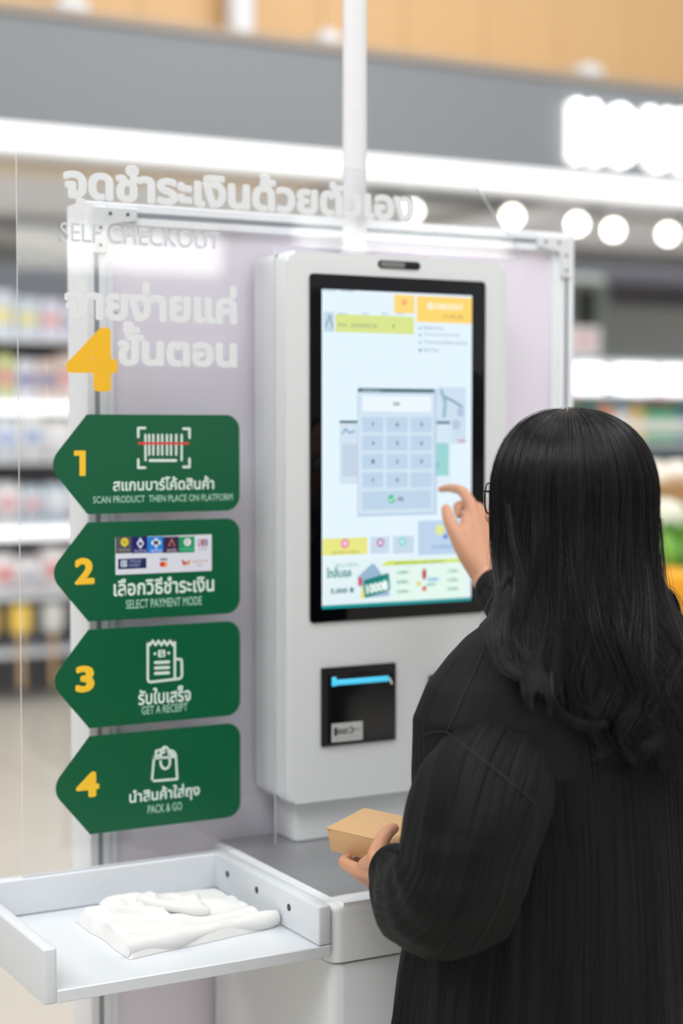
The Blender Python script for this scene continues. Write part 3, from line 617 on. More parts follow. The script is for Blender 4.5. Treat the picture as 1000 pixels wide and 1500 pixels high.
# ================================================================== CLEAR PANEL WITH SIGNS
AY0, AY1 = 2.5035, 2.5075; AX0 = .8205; AZ0 = CZ + .0008
ap = thing('clear_panel', 'clear acrylic panel standing on the tray with lettering and green signs', 'panel', (AX0, 2.5055, AZ0))
poly = [(AX0, AZ0), (KX0 - .0005, AZ0), (KX0 - .0005, 1.8495), (1.7525, 1.8495), (1.741, 1.868), (1.6415, 1.9845), (AX0, 1.9845)]
bm = bmesh.new(); n = len(poly)
vf = [bm.verts.new((x, AY0, z)) for x, z in poly]; vb = [bm.verts.new((x, AY1, z)) for x, z in poly]
bm.faces.new(vf); bm.faces.new(list(reversed(vb)))
local(bm, ap); o = obj('acrylic_sheet', bm_mesh(bm), ACR, ap)
bm = bmesh.new()
vf = [bm.verts.new((x, AY0, z)) for x, z in poly]; vb = [bm.verts.new((x, AY1, z)) for x, z in poly]
for i in range(n): bm.faces.new((vf[i], vf[(i + 1) % n], vb[(i + 1) % n], vb[i]))
em = mat('polished_acrylic_edge', (228, 234, 240), .2); local(bm, ap); obj('polished_edge', bm_mesh(bm), em, ap)['label'] = 'pale polished edge of the clear panel'
for xx in (1.43, 1.545): tube('yellow_screw', [(xx, 2.500, KZ1 + .003), (xx, 2.5035, KZ1 + .003)], .003, mat('brass_screw', (236, 180, 50), .4), ap, 8, False)
def P2(px, py): v = at(px, py, AY0); return v.x, v.z
def TB(fl, t, x0, y0, x1, y1, col, bold=0., y=None):
    """text filling the photo box (corners measured along its middle lines)"""
    a = P2(x0, (y0 + y1) / 2)[0]; b = P2(x1, (y0 + y1) / 2)[0]; c = P2((x0 + x1) / 2, y1)[1]; d = P2((x0 + x1) / 2, y0)[1]
    fl.text(t, a, b, c, d, AY0 - .0004 if y is None else y, col, bold)
hd = Flat(); WC = (226, 229, 230)
# header text follows the panel's own horizontal: use the left edge heights
def header(t, px0, px1, ptop, pbot, col, bold, name, lab=None):
    f_ = Flat(); x0, z1 = P2(px0, ptop); _, z0 = P2(px0, pbot); x1, _ = P2(px1, ptop); f_.text(t, x0, x1, z0, z1, AY0 - .0003, col, bold); o = f_.build(name, PRINT, ap)
    if lab: o['label'] = lab
header('จุดชำระเงินด้วยตัวเอง', 92, 607, 231, 306, WC, .048, 'header_lettering', 'white Thai header lettering')
header('SELF CHECKOUT', 88, 322, 325, 353, (206, 211, 214), .006, 'english_header', 'faint white SELF CHECKOUT lettering')
header('จ่ายง่ายแค่', 94, 347, 408, 468, WC, .045, 'upper_lettering', 'white Thai words above the yellow 4')
header('ขั้นตอน', 172, 347, 470, 536, WC, .05, 'lower_lettering', 'white Thai word beside the yellow 4')
header('4', 96, 172, 478, 573, (244, 188, 36), .045, 'yellow_numeral', 'large yellow numeral 4')

signlab = ['SCAN PRODUCT', 'SELECT PAYMENT', 'GET A RECEIPT', 'PACK AND GO']
SGX0, SGX1 = .8760, 1.1915; SH = .1555; yS = AY0 - .0012
def fillet(pts, rad, n=8):
    out = []
    for i, p in enumerate(pts):
        r_ = rad[i]; p = Vector(p)
        if r_ <= 0: out.append(tuple(p)); continue
        a = (Vector(pts[i - 1]) - p).normalized(); b = (Vector(pts[(i + 1) % len(pts)]) - p).normalized(); ang = a.angle(b); t = r_ / math.tan(ang / 2)
        c = p + (a + b).normalized() * r_ / math.sin(ang / 2); s = p + a * t - c; e = p + b * t - c; w = s.angle(e)
        for k_ in range(n + 1):
            f1 = math.sin((1 - k_ / n) * w) / math.sin(w); f2 = math.sin(k_ / n * w) / math.sin(w); v = c + s * f1 + e * f2; out.append((v.x, v.y))
    return out
for i in range(4):
    zt = 1.5712 - i * .1682; zb = zt - SH; zm = (zt + zb) / 2; tip = SGX0 - .011
    pts = fillet([(tip, zm), (.9295, zt), (SGX1, zt), (SGX1, zb), (.9295, zb)], [.030, .002, .024, .024, .002]); pts.reverse()
    s = prism('arrow_sign', pts, AY0 - .0010, AY0, GREEN, ap); s['label'] = 'green arrow-ended sign with a yellow %d, %s' % (i + 1, signlab[i])
    nf_ = Flat()
    nb = [(108, 660, 126, 697), (109, 817, 138, 856), (110, 975, 138, 1014), (111, 1131, 145, 1168)][i]
    
    if i: TB(nf_, str(i + 1), *nb, (250, 200, 46), .045, yS)
    else: nf_.poly([P2(*p_) for p_ in ((108, 660), (125, 660), (125, 697), (116, 697), (116, 667.5), (108, 667.5))], yS, (250, 200, 46))
    nf_.build('numeral', PRINT, s)['label'] = 'yellow numeral %d' % (i + 1)
    tf = Flat()
    th = [('สแกนบาร์โค้ดสินค้า', 165, 698, 313, 718), ('เลือกวิธีชำระเงิน', 166, 845, 313, 870), ('รับใบเสร็จ', 202, 1006, 279, 1030), ('นำสินค้าใส่ถุง', 189, 1151, 292, 1176)][i]
    en = [('SCAN PRODUCT  THEN PLACE ON PLATFORM', 136, 725, 340, 735), ('SELECT PAYMENT MODE', 184, 876, 295, 889), ('GET A RECEIPT', 207, 1032, 274, 1044), ('PACK & GO', 216, 1177, 266, 1189)][i]
    def skewtext(f2, t, x0, y0, x1, y1, col, bold):
        TB(f2, t, x0, y0, x1, y1, col, bold, yS)
    skewtext(tf, *th, (222, 238, 230), .022); skewtext(tf, *en, (170, 212, 190), .008)
    tf.build('lettering', PRINT, s)
    ic = Flat(); MC = (216, 232, 222); w = .0042
    def q_(px, py): return P2(px, py)
    if i == 0:
        for (a, b, c_) in (((202, 640), (202, 627), (212, 627)), ((268, 628), (277, 628), (277, 641)), ((202, 673), (202, 685), (212, 685)), ((268, 684), (277, 684), (277, 672))):
            ic.stroke([q_(*a), q_(*b), q_(*c_)], w, yS, MC)
        for j, xx in enumerate((212.5, 218, 224, 231, 237, 244, 250, 257.5, 265.5)):
            ic.stroke([q_(xx, 637), q_(xx, 674 if j in (0, 8) else 666)], w * .9, yS, MC)
        ic.stroke([q_(219, 674.5), q_(257, 674.5)], w * 1.1, yS, MC); ic.stroke([q_(203, 649.5), q_(275, 649.5)], w * .95, yS - .0001, (216, 72, 60))
    elif i == 1:
        def RR(x0, y0, x1, y1, col, l=0, r=0):
            a = P2(x0, (y0 + y1) / 2)[0]; b = P2(x1, (y0 + y1) / 2)[0]; c_ = P2((x0 + x1) / 2, y1)[1]; d = P2((x0 + x1) / 2, y0)[1]; ic.rect(a, b, c_, d, yS - l * .0001, col, r)
        RR(168.5, 785, 309.5, 839, (224, 226, 236), 0, .0008)
        tl = [(84, 84, 92), (24, 22, 104), (26, 130, 220), (50, 28, 72), (22, 154, 100)]
        for j in range(5): RR(169 + j * 23.1, 786, 169 + (j + 1) * 23.1, 810.5 - j * .3, tl[j], 1)
        x, z = P2(182, 794); ic.disc(x, z, .0068, yS - .0002, (226, 208, 60)); ic.stroke([P2(182, 794), P2(182, 800)], .003, yS - .0002, (226, 208, 60)); ic.stroke([P2(179, 792), P2(182, 796), P2(185, 792)], .0012, yS - .0003, (150, 130, 40)); TB(ic, 'BANK', 174, 804, 190, 807, (170, 170, 170), 0, yS - .0002)
        c0 = P2(205, 796); ic.poly([(c0[0], c0[1] + .010), (c0[0] - .0065, c0[1]), (c0[0], c0[1] - .009), (c0[0] + .0065, c0[1])], yS - .0002, (220, 224, 240)); ic.disc(c0[0], c0[1] - .0005, .003, yS - .0003, (24, 22, 104)); TB(ic, 'ธนาคาร', 196, 805, 214, 809, (190, 190, 230), 0, yS - .0002)
        for dx, dz in ((-.004, 0), (.004, 0), (0, .003), (0, -.002)): c0 = P2(228, 795); ic.disc(c0[0] + dx, c0[1] + dz, .0042, yS - .0002, (226, 240, 250))
        ic.stroke([P2(228, 797), P2(228, 803)], .002, yS - .0002, (226, 240, 250)); TB(ic, 'กรุงไทย', 220, 804, 236, 809, (230, 240, 250), .01, yS - .0002)
        c0 = P2(251, 796); ic.poly([(c0[0], c0[1] + .009), (c0[0] - .0065, c0[1] - .004), (c0[0] + .0065, c0[1] - .004)], yS - .0002, (190, 110, 86)); ic.disc(c0[0], c0[1] - .001, .003, yS - .0003, (50, 28, 72)); TB(ic, 'ออมสิน', 244, 803, 258, 808, (210, 190, 200), .01, yS - .0002)
        c0 = P2(274, 794); ic.disc(*c0, .0066, yS - .0002, (220, 226, 220)); ic.disc(*c0, .0045, yS - .0003, (240, 236, 236)); ic.stroke([(c0[0] - .001, c0[1] + .003), (c0[0] - .001, c0[1] - .003)], .0015, yS - .0004, (60, 130, 90)); RR(263, 803, 284, 805, (90, 190, 140), 2)
        TB(ic, 'UOB', 289, 789, 304, 800, (120, 110, 140), .03, yS - .0002); TB(ic, 'BANK', 291, 802, 303, 805, (150, 150, 160), 0, yS - .0002); c0 = P2(296.5, 795); ic.stroke([(c0[0], c0[1] + .005), (c0[0], c0[1] - .005)], .003, yS - .0003, (214, 90, 90))
        RR(172.5, 818, 214, 833, (22, 32, 92), 1); RR(176, 820.5, 186, 830.5, (200, 208, 226), 2, .002); ic.stroke([P2(179, 823), P2(179, 829)], .0012, yS - .0003, (60, 80, 130)); ic.stroke([P2(183, 823), P2(188, 829)], .0012, yS - .0003, (60, 80, 130)); TB(ic, 'THAILAND', 189, 820, 206, 824, (170, 184, 220), 0, yS - .0002); TB(ic, 'PAYMENT', 189, 826, 205, 830, (170, 184, 220), 0, yS - .0002)
        TB(ic, 'VISA', 233, 817.5, 245, 821, (60, 60, 90), .04, yS - .0002); c0 = P2(236.8, 826.5); ic.disc(*c0, .0042, yS - .0002, (226, 50, 40)); c0 = P2(240.8, 826.5); ic.disc(*c0, .0042, yS - .00015, (244, 150, 50))
        ic.stroke([P2(267, 821), P2(269, 827), P2(272, 823)], .003, yS - .0002, (206, 50, 50)); ic.stroke([P2(272, 823), P2(275, 827), P2(277, 821)], .003, yS - .0002, (240, 150, 50)); TB(ic, 'WALLET PAY', 281, 820.5, 304, 823.5, (206, 110, 110), 0, yS - .0002); TB(ic, 'PAY', 289, 826, 297, 829, (170, 150, 150), 0, yS - .0002)
    elif i == 2:
        zig = [(216 + j * 4.35, 939 + (5 if j % 2 else 0) - j * .2) for j in range(9)]
        zig = [(216, 940)] + [(219 + j * 4.2, 945 if j % 2 == 0 else 938.5) for j in range(9)] + [(255.5, 938)]
        ic.stroke([q_(*p) for p in zig], w * .95, yS, MC)
        ic.stroke([q_(216, 940), q_(216, 995), q_(217, 998), q_(220, 999), q_(262, 994), q_(265, 992), q_(266, 988), q_(265.5, 967), q_(264, 965.5), q_(257, 965.5)], w, yS, MC); ic.stroke([q_(255.5, 938), q_(255.5, 993)], w, yS, MC)
        a, b = q_(231, 963), q_(241.5, 951.5); ic.rect(a[0], b[0], a[1], b[1], yS, MC, .002); ic.text('G', q_(234, 957)[0], q_(239, 957)[0], q_(237, 961)[1], q_(237, 953)[1], yS - .0001, (4, 92, 58), .02); ic.disc(*q_(226.5, 957.5), .0024, yS, MC); ic.disc(*q_(246.5, 956.5), .0024, yS, MC)
        for yy in (970.5, 978.5, 986.3): ic.stroke([q_(227, yy), q_(246.5, yy - 1)], w * 1.2, yS, MC)
    else:
        ic.stroke([q_(222, 1144), q_(225, 1110), q_(228, 1106), q_(228, 1100), q_(240, 1097)], w * .95, yS, MC); ic.stroke([q_(222, 1144), q_(259, 1141), q_(257, 1106), q_(254, 1101), q_(249, 1099)], w * .95, yS, MC); ic.stroke([q_(225, 1111), q_(257, 1108)], w * .9, yS, MC)
        ic.stroke([q_(234.5, 1112), q_(235, 1120), q_(238, 1125), q_(242, 1126), q_(246, 1124), q_(248.5, 1118), q_(248, 1110), q_(246, 1098), q_(244, 1095), q_(240, 1094), q_(237, 1097), q_(235, 1104), q_(234.5, 1112)], w * .95, yS, MC)
        ic.stroke([q_(230, 1107), q_(241, 1101)], w * .8, yS, MC); ic.stroke([q_(250, 1108), q_(249, 1101), q_(254, 1107)], w * .8, yS, MC)
    ic.build('pictogram' if i != 1 else 'card_logos', PRINT, s)

# ================================================================== FOLDED BAGS ON THE TRAY
def folded_bag():
    A, B, Cc, Dd = Vector((.878, 2.432)), Vector((.882, 2.218)), Vector((1.132, 2.258)), Vector((1.128, 2.452))
    q = thing('folded_bag', 'stack of folded white bags lying on the packing tray', 'bag', (1.0, 2.33, .797))
    m = mat('white_bag_fabric', (226, 226, 223), .75, bump=.25, bscale=120)
    nx, ny = 90, 70; X, Yy = np.meshgrid(np.linspace(0, 1, nx), np.linspace(0, 1, ny), indexing='ij')
    def layer(name, h, inset, sd, corner):
        bm = bmesh.new(); top = []
        for i in range(nx):
            row = []
            for j in range(ny):
                u_, v_ = X[i, j], Yy[i, j]; e = min(u_, v_, 1 - u_, 1 - v_)
                p = (B * (1 - u_) + Cc * u_) * (1 - v_) + (A * (1 - u_) + Dd * u_) * v_
                ctr = (A + B + Cc + Dd) / 4; p = ctr + (p - ctr) * inset
                wob = noise.noise(Vector((u_ * 3 + sd, v_ * 3, 0))) * .005 if e < .04 else 0
                p = p + Vector((wob, wob * .6))
                f = float(sstep(0, .06, e)) ** .5
                fold = noise.noise(Vector((u_ * 5 + sd, v_ * 2.2, 3))) * .0035 + abs(noise.noise(Vector((u_ * 2.2 - v_ * 3, v_ * 6 + sd, 1)))) * .007
                ridge = .010 * math.exp(-((v_ - .62 - .12 * math.sin(u_ * 5)) / .05) ** 2) * sstep(.15, .4, u_) * sstep(.95, .7, u_)
                ridge2 = .010 * math.exp(-((u_ - .36 - .1 * v_) / .035) ** 2) * sstep(.3, .5, v_)
                z = .7975 + (h + fold + ridge + ridge2) * f
                row.append(bm.verts.new((p.x, p.y, z)))
            top.append(row)
        for i in range(nx - 1):
            for j in range(ny - 1): bm.faces.new((top[i][j], top[i + 1][j], top[i + 1][j + 1], top[i][j + 1]))
        local(bm, q); return obj(name, bm_mesh(bm, True), m, q)
    layer('lower_fold', .019, 1.0, 0, 0)
    # crumpled upper fold: a rumpled pad lying over the left half
    bm = bmesh.new(); rows = []
    for i in range(60):
        row = []
        for j in range(40):
            a, b = i / 59, j / 39; e = min(a, b, 1 - a, 1 - b); cx = .905 + .155 * a + .02 * b; cy = 2.37 - .05 * a + .085 * b
            z = .8135 + float(sstep(0, .12, e)) ** .6 * (.010 + .012 * abs(noise.noise(Vector((a * 4, b * 3, 7)))) + .006 * noise.noise(Vector((a * 9, b * 5, 2))))
            row.append(bm.verts.new((cx + .006 * noise.noise(Vector((a * 5, b * 5, 9))), cy + .008 * noise.noise(Vector((a * 4, b * 4, 5))), z)))
        rows.append(row)
    for i in range(59):
        for j in range(39): bm.faces.new((rows[i][j], rows[i + 1][j], rows[i + 1][j + 1], rows[i][j + 1]))
    local(bm, q); obj('crumpled_fold', bm_mesh(bm, True), m, q)
    tube('handle_roll', smoothpath([(.972, 2.395, .828), (.985, 2.360, .828), (1.005, 2.330, .827), (1.04, 2.31, .822)], 6), [.0085 + .001 * math.sin(i * .9) for i in range(19)], m, q, 14)
    fl_ = bmesh.new(); rows = []
    for i in range(50):
        rows.append([])
        for j in range(12):
            a, b = i / 49, j / 11; p = B * (1 - a) + Cc * a; ang = -1.3 + b * 3.6; rr = .0105 + .002 * math.sin(a * 9) + .0035 * noise.noise(Vector((a * 5, 0, 4)))
            rows[-1].append(fl_.verts.new((p.x + .008 * a, p.y + .012 - math.cos(ang) * rr + .003 * math.sin(a * 12), .7975 + .0115 + math.sin(ang) * rr)))
    for i in range(49):
        for j in range(11): fl_.faces.new((rows[i][j], rows[i + 1][j], rows[i + 1][j + 1], rows[i][j + 1]))
    local(fl_, q); obj('front_fold', bm_mesh(fl_, True), m, q)
folded_bag()
#<<PART3>>
# ================================================================== CUSTOMER
def cloth_mat(name, stripes, axis_scale):
    m = bpy.data.materials.new(name); m.use_nodes = True; nt = m.node_tree; b = nt.nodes['Principled BSDF']
    b.inputs['Base Color'].default_value = (*lin((20, 20, 22)), 1); b.inputs['Roughness'].default_value = .62; b.inputs['Specular IOR Level'].default_value = .16
    b.inputs['Sheen Weight'].default_value = .02; b.inputs['Sheen Roughness'].default_value = .4
    uv = nt.nodes.new('ShaderNodeUVMap'); mp = nt.nodes.new('ShaderNodeMapping'); mp.inputs['Scale'].default_value = axis_scale
    nt.links.new(uv.outputs[0], mp.inputs[0])
    n = nt.nodes.new('ShaderNodeTexNoise'); n.inputs['Scale'].default_value = 1; n.inputs['Detail'].default_value = 3; n.inputs['Roughness'].default_value = .6
    nt.links.new(mp.outputs[0], n.inputs['Vector'])
    mr = nt.nodes.new('ShaderNodeMapRange'); mr.inputs[1].default_value = .42; mr.inputs[2].default_value = .6; nt.links.new(n.outputs[0], mr.inputs[0])
    n2 = nt.nodes.new('ShaderNodeTexNoise'); n2.inputs['Scale'].default_value = 900; tc = nt.nodes.new('ShaderNodeTexCoord'); nt.links.new(tc.outputs['Object'], n2.inputs['Vector'])
    ad = nt.nodes.new('ShaderNodeMath'); ad.operation = 'MULTIPLY_ADD'; nt.links.new(n2.outputs[0], ad.inputs[0]); ad.inputs[1].default_value = .15; nt.links.new(mr.outputs[0], ad.inputs[2])
    mc = nt.nodes.new('ShaderNodeMix'); mc.data_type = 'RGBA'; mc.inputs[6].default_value = (*lin((20, 20, 22)), 1); mc.inputs[7].default_value = (*lin((11, 11, 12) if stripes > .5 else (18, 18, 20)), 1); nt.links.new(mr.outputs[0], mc.inputs[0]); nt.links.new(mc.outputs[2], b.inputs['Base Color'])
    bp = nt.nodes.new('ShaderNodeBump'); bp.inputs['Strength'].default_value = stripes; bp.inputs['Distance'].default_value = .003
    nt.links.new(ad.outputs[0], bp.inputs['Height']); nt.links.new(bp.outputs[0], b.inputs['Normal']); return m
CLS = cloth_mat('pleated_black_cotton', .9, (150, 2.2, 1)); CLSL = cloth_mat('pleated_black_sleeve', .9, (46, 1.3, 1)); CLP = cloth_mat('plain_black_cotton', .12, (30, 6, 1))

HROT = math.radians(31); hf = Vector((-math.sin(HROT), math.cos(HROT), 0)); hr = Vector((math.cos(HROT), math.sin(HROT), 0)); UPV = Vector((0, 0, 1))
Hc = dp(829, 722, 2.31); SPX, SPY = 1.362, 1.85
def HP(a, b, c): return Hc + hr * a + hf * b + UPV * c            # head frame: right, forward, up
pe = thing('person', 'customer with long black hair in a black pleated shirt tapping the kiosk display', 'person', (SPX, SPY, 0))

# --- body: one continuous mesh
bm = bmesh.new()
def ell(c, rad, rot=0):
    b2 = bmesh.new(); bmesh.ops.create_icosphere(b2, subdivisions=4, radius=1, matrix=Matrix.Translation(c) @ Matrix.Rotation(rot, 4, 'Z') @ Matrix.Diagonal((*rad, 1)))
    t = bpy.data.meshes.new('t'); b2.to_mesh(t); b2.free(); bm.from_mesh(t); bpy.data.meshes.remove(t)
ell(HP(0, -.008, .012), (.076, .094, .094), HROT); ell(HP(0, .028, -.052), (.058, .066, .066), HROT); ell(HP(0, .048, -.088), (.034, .040, .028), HROT)
ell(HP(0, .074, .014), (.050, .024, .030), HROT); ell(HP(-.036, .062, -.030), (.026, .026, .026), HROT); ell(HP(.036, .062, -.030), (.026, .026, .026), HROT)
tube_bm([HP(0, .092, .000), HP(0, .106, -.024), HP(0, .110, -.034)], [.008, .010, .012], 12, bm); ell(HP(.011, .100, -.036), (.008, .009, .007), HROT); ell(HP(-.011, .100, -.036), (.008, .009, .007), HROT)
ell(HP(0, .090, -.057), (.022, .010, .006), HROT); ell(HP(0, .089, -.066), (.018, .010, .006), HROT)
for s in (-1, 1): ell(HP(s * .077, -.004, -.020), (.008, .017, .030), HROT)
tube_bm([HP(0, -.012, -.05), HP(0, -.02, -.10), Vector((SPX, SPY + .03, 1.27)), Vector((SPX, SPY + .01, 1.20))], [.052, .050, .056, .075], 20, bm)
ell((SPX, SPY, 1.13), (.155, .09, .12)); ell((SPX, SPY, .98), (.13, .085, .16)); ell((SPX, SPY, .84), (.155, .10, .13))
LSH = Vector((SPX - .140, SPY, 1.15)); RSH = Vector((SPX + .140, SPY, 1.15))
LEL = dp(662, 1300, 2.13); LWR = dp(578, 1286, 2.29); REL = dp(850, 985, 2.57); RWR = dp(712, 850, 2.79)
ell(LSH, (.05, .048, .05)); ell(RSH, (.05, .048, .05))
tube_bm([LSH, LEL, LEL.lerp(LWR, .3), LWR], [.047, .037, .036, .0245], 16, bm); tube_bm([RSH, REL, REL.lerp(RWR, .3), RWR], [.047, .037, .036, .0245], 16, bm)
for s in (-1, 1): tube_bm([(SPX + s * .085, SPY, .80), (SPX + s * .09, SPY + .01, .46), (SPX + s * .09, SPY - .01, .10), (SPX + s * .09, SPY - .01, .06)], [.085, .055, .038, .036], 16, bm)
for s in (-1, 1): tube_bm([(SPX + s * .09, SPY - .03, .045), (SPX + s * .095, SPY + .12, .035)], [.034, .028], 12, bm)
# left hand under the carton
def chain(pts, rad): tube_bm(smoothpath(pts, 4), list(np.interp(np.linspace(0, len(rad) - 1, (len(pts) - 1) * 4 + 1), range(len(rad)), rad)), 14, bm)
LM = [dp(524, 1275, 2.345), dp(533, 1284, 2.36), dp(543, 1291, 2.375), dp(553, 1297, 2.385)]
for p in LM: chain([LWR, LWR.lerp(p, .55) + Vector((0, 0, .002)), p], [.019, .0145, .0105])
chain([LM[0], dp(508, 1267, 2.385), dp(503, 1261, 2.42), dp(510, 1256, 2.44)], [.0105, .0088, .0078, .0064])
chain([LM[1], dp(520, 1275, 2.41), dp(517, 1266, 2.45), dp(526, 1259, 2.47)], [.0105, .009, .008, .0066])
chain([LM[2], dp(533, 1281, 2.42), dp(532, 1270, 2.46), dp(542, 1263, 2.475)], [.010, .0085, .0078, .0064])
chain([LM[3], dp(547, 1287, 2.42), dp(549, 1277, 2.45), dp(556, 1270, 2.46)], [.009, .0078, .007, .006])
chain([LWR, dp(553, 1263, 2.298), dp(555, 1241, 2.315), dp(566, 1221, 2.345), dp(577, 1213, 2.372)], [.018, .0150, .0118, .0102, .0078])
tube_bm([dp(553, 1263, 2.30), dp(535, 1268, 2.33)], [.013, .0115], 12, bm); tube_bm([dp(555, 1250, 2.305), dp(533, 1266, 2.335)], [.009, .009], 12, bm)
# right hand, index finger on the display
tip = at(645, 716.5, KY - .008)
RM = [dp(689, 738, 2.845), dp(700, 745, 2.85), dp(710, 755, 2.855), dp(718, 768, 2.86)]
for p in RM: chain([RWR, RWR.lerp(p, .5), p], [.0225, .0165, .0105])
chain([RM[0], dp(677, 720, 2.862), dp(661, 715, 2.888), tip], [.0108, .0090, .0076, .0058])
chain([RM[1], dp(683, 740, 2.885), dp(670, 742, 2.888), dp(672, 754, 2.872)], [.0108, .0092, .0084, .0072])
chain([RM[2], dp(698, 752, 2.895), dp(684, 757, 2.892), dp(685, 768, 2.875)], [.0105, .009, .008, .007])
chain([RM[3], dp(710, 768, 2.895), dp(698, 773, 2.89), dp(699, 782, 2.875)], [.0095, .008, .0072, .0062])
chain([RWR, dp(685, 812, 2.80), dp(668, 782, 2.81), dp(657, 760, 2.822), dp(653, 745, 2.835)], [.021, .0175, .0135, .0105, .0080])
tube_bm([dp(686, 806, 2.805), dp(684, 765, 2.83)], [.014, .012], 12, bm); tube_bm([dp(678, 790, 2.81), dp(686, 752, 2.84)], [.011, .010], 12, bm)
local(bm, pe); me = bm_mesh(bm); body = obj('body', me, SKIN, pe)
rm = body.modifiers.new('r', 'REMESH'); rm.mode = 'VOXEL'; rm.voxel_size = .0024; rm.use_smooth_shade = True
sm = body.modifiers.new('s', 'SMOOTH'); sm.factor = .5; sm.iterations = 5
dg = bpy.context.evaluated_depsgraph_get(); me2 = bpy.data.meshes.new_from_object(body.evaluated_get(dg)); body.modifiers.clear(); body.data = me2
for p_ in (me2,): p_.polygons.foreach_set('use_smooth', [True] * len(p_.polygons))
# nails, eyes
NAILM = mat('nail_pink', (232, 160, 150), .25)
o = blob('nail', dp(576.5, 1210.5, 2.368), .0062, NAILM, pe, 0, (1, 1.1, .5)); o = blob('nail', tip + Vector((.004, -.006, .0035)), .0048, NAILM, pe, 0, (1, 1, .6))
for s in (-1, 1):
    e = blob('eye', HP(s * .031, .084, -.006), .0125, mat('eye_white', (236, 232, 228), .2), pe, 0); blob('iris', HP(s * .031, .0935, -.006), .0052, mat('iris_brown', (40, 24, 16), .2), e, 0) if 0 else None

# --- shirt
def loft(rings, nv, closed_top=False):
    """rings: list of arrays (nv,3) -> bmesh grid with UV (u around, v along)"""
    bm = bmesh.new(); uvl = bm.loops.layers.uv.new('UVMap'); R_ = [[bm.verts.new(p) for p in r] for r in rings]; nu = len(rings)
    for i in range(nu - 1):
        for j in range(nv):
            f = bm.faces.new((R_[i][j], R_[i][(j + 1) % nv], R_[i + 1][(j + 1) % nv], R_[i + 1][j]))
            for l, (a, b) in zip(f.loops, ((i, j), (i, j + 1), (i + 1, j + 1), (i + 1, j))): l[uvl].uv = (b / nv, a / (nu - 1))
    return bm
TZ = [1.312, 1.300, 1.285, 1.272, 1.250, 1.215, 1.170, 1.10, 1.0, .90, .80, .70, .60]
TA = [.058, .078, .108, .140, .172, .206, .224, .220, .214, .222, .234, .246, .256]
TB_ = [.056, .058, .060, .062, .070, .086, .104, .120, .134, .142, .150, .153, .155]
TC = [SPY + .03, SPY + .028, SPY + .02, SPY + .014, SPY + .006, SPY, SPY, SPY, SPY, SPY + .004, SPY + .008, SPY + .01, SPY + .01]
ZR = TZ[::-1]
def tint(arr, z): return np.interp(z, ZR, arr[::-1])
nv = 240; rings = []
for z in np.linspace(1.312, .60, 150):
    a, b, cy = tint(TA, z), tint(TB_, z), tint(TC, z); row = []
    for j in range(nv):
        th = 2 * math.pi * j / nv; c_, s_ = math.cos(th), math.sin(th); e = 2 / 2.35
        x = math.copysign(abs(c_) ** e, c_) * a; y = math.copysign(abs(s_) ** e, s_) * b
        low = float(sstep(1.22, .75, z)); k_ = 1 + low * .06 * noise.noise(Vector((c_ * 3.2, s_ * 3.2, z * 1.6))) + low * .035 * noise.noise(Vector((c_ * 7, s_ * 7, z * 2.2 + 5))) + .02 * noise.noise(Vector((c_ * 2, s_ * 2, z * 9)))
        row.append((SPX + x * k_, cy + y * k_, z + .004 * noise.noise(Vector((c_ * 3, s_ * 3, z * 4))) * low))
    rings.append(row)
bm = loft(rings, nv)
for f in bm.faces:
    c_ = f.calc_center_median(); f.material_index = 1 if (c_.z > 1.10 + 1.6 * max(0, c_.x - SPX + .07) and c_.y < tint(TC, c_.z) - .012) else 0
shirt = obj('shirt', bm_mesh(local(bm, pe), True), [CLS, CLP], pe); shirt['label'] = 'oversized black pleated shirt'
so = shirt.modifiers.new('s', 'SOLIDIFY'); so.thickness = .0015; so.offset = -1
def sleeve(name, ctrl, rad, nfold, seed, flat=1.0):
    P = smoothpath(ctrl, 24); n_ = len(P); Rr = np.interp(np.linspace(0, len(rad) - 1, n_), range(len(rad)), rad)
    T_ = [(P[min(i + 1, n_ - 1)] - P[max(i - 1, 0)]).normalized() for i in range(n_)]; N = T_[0].orthogonal().normalized(); nv = 160; rings = []
    for i, p in enumerate(P):
        N = (N - T_[i] * N.dot(T_[i])).normalized(); B = T_[i].cross(N); u_ = i / (n_ - 1); row = []
        for j in range(nv):
            th = 2 * math.pi * j / nv; c_, s_ = math.cos(th), math.sin(th)
            w = math.sin(math.pi * min(1, u_ * 1.02)) ** .5
            k_ = 1 + w * (.10 * noise.noise(Vector((c_ * 1.6 + seed, s_ * 1.6, u_ * 3))) + .05 * noise.noise(Vector((c_ * 4.5 + seed, s_ * 4.5, u_ * 4))) )
            k_ += .035 * math.sin(nfold * th + 2.2 * noise.noise(Vector((c_ * 2, s_ * 2, seed)))) * (float(sstep(.22, .03, u_)) + float(sstep(.8, .97, u_)) * 1.2)
            # soft cross folds in the elbow crook
            k_ += .03 * math.sin(u_ * 60 + 3 * c_) * float(sstep(.4, .55, u_)) * float(sstep(.78, .62, u_)) * max(0, s_ * .5 + .5)
            row.append(p + (N * c_ + B * s_) * Rr[i] * k_)
        rings.append(row)
    o = obj(name, bm_mesh(local(loft(rings, nv), shirt), True), CLSL, shirt); so = o.modifiers.new('s', 'SOLIDIFY'); so.thickness = .0015; so.offset = -1; return o
LC = dp(586, 1282, 2.285)
sleeve('sleeve', [dp(728, 1122, 2.185), dp(708, 1166, 2.145), dp(692, 1222, 2.125), dp(668, 1300, 2.125), dp(622, 1318, 2.20), LC], [.074, .089, .088, .083, .070, .041], 18, 1)
sleeve('sleeve', [(SPX + .155, SPY, 1.18), RSH.lerp(REL, .45), REL, REL.lerp(RWR, .5), RWR.lerp(REL, .14)], [.060, .080, .072, .052, .035], 18, 5)
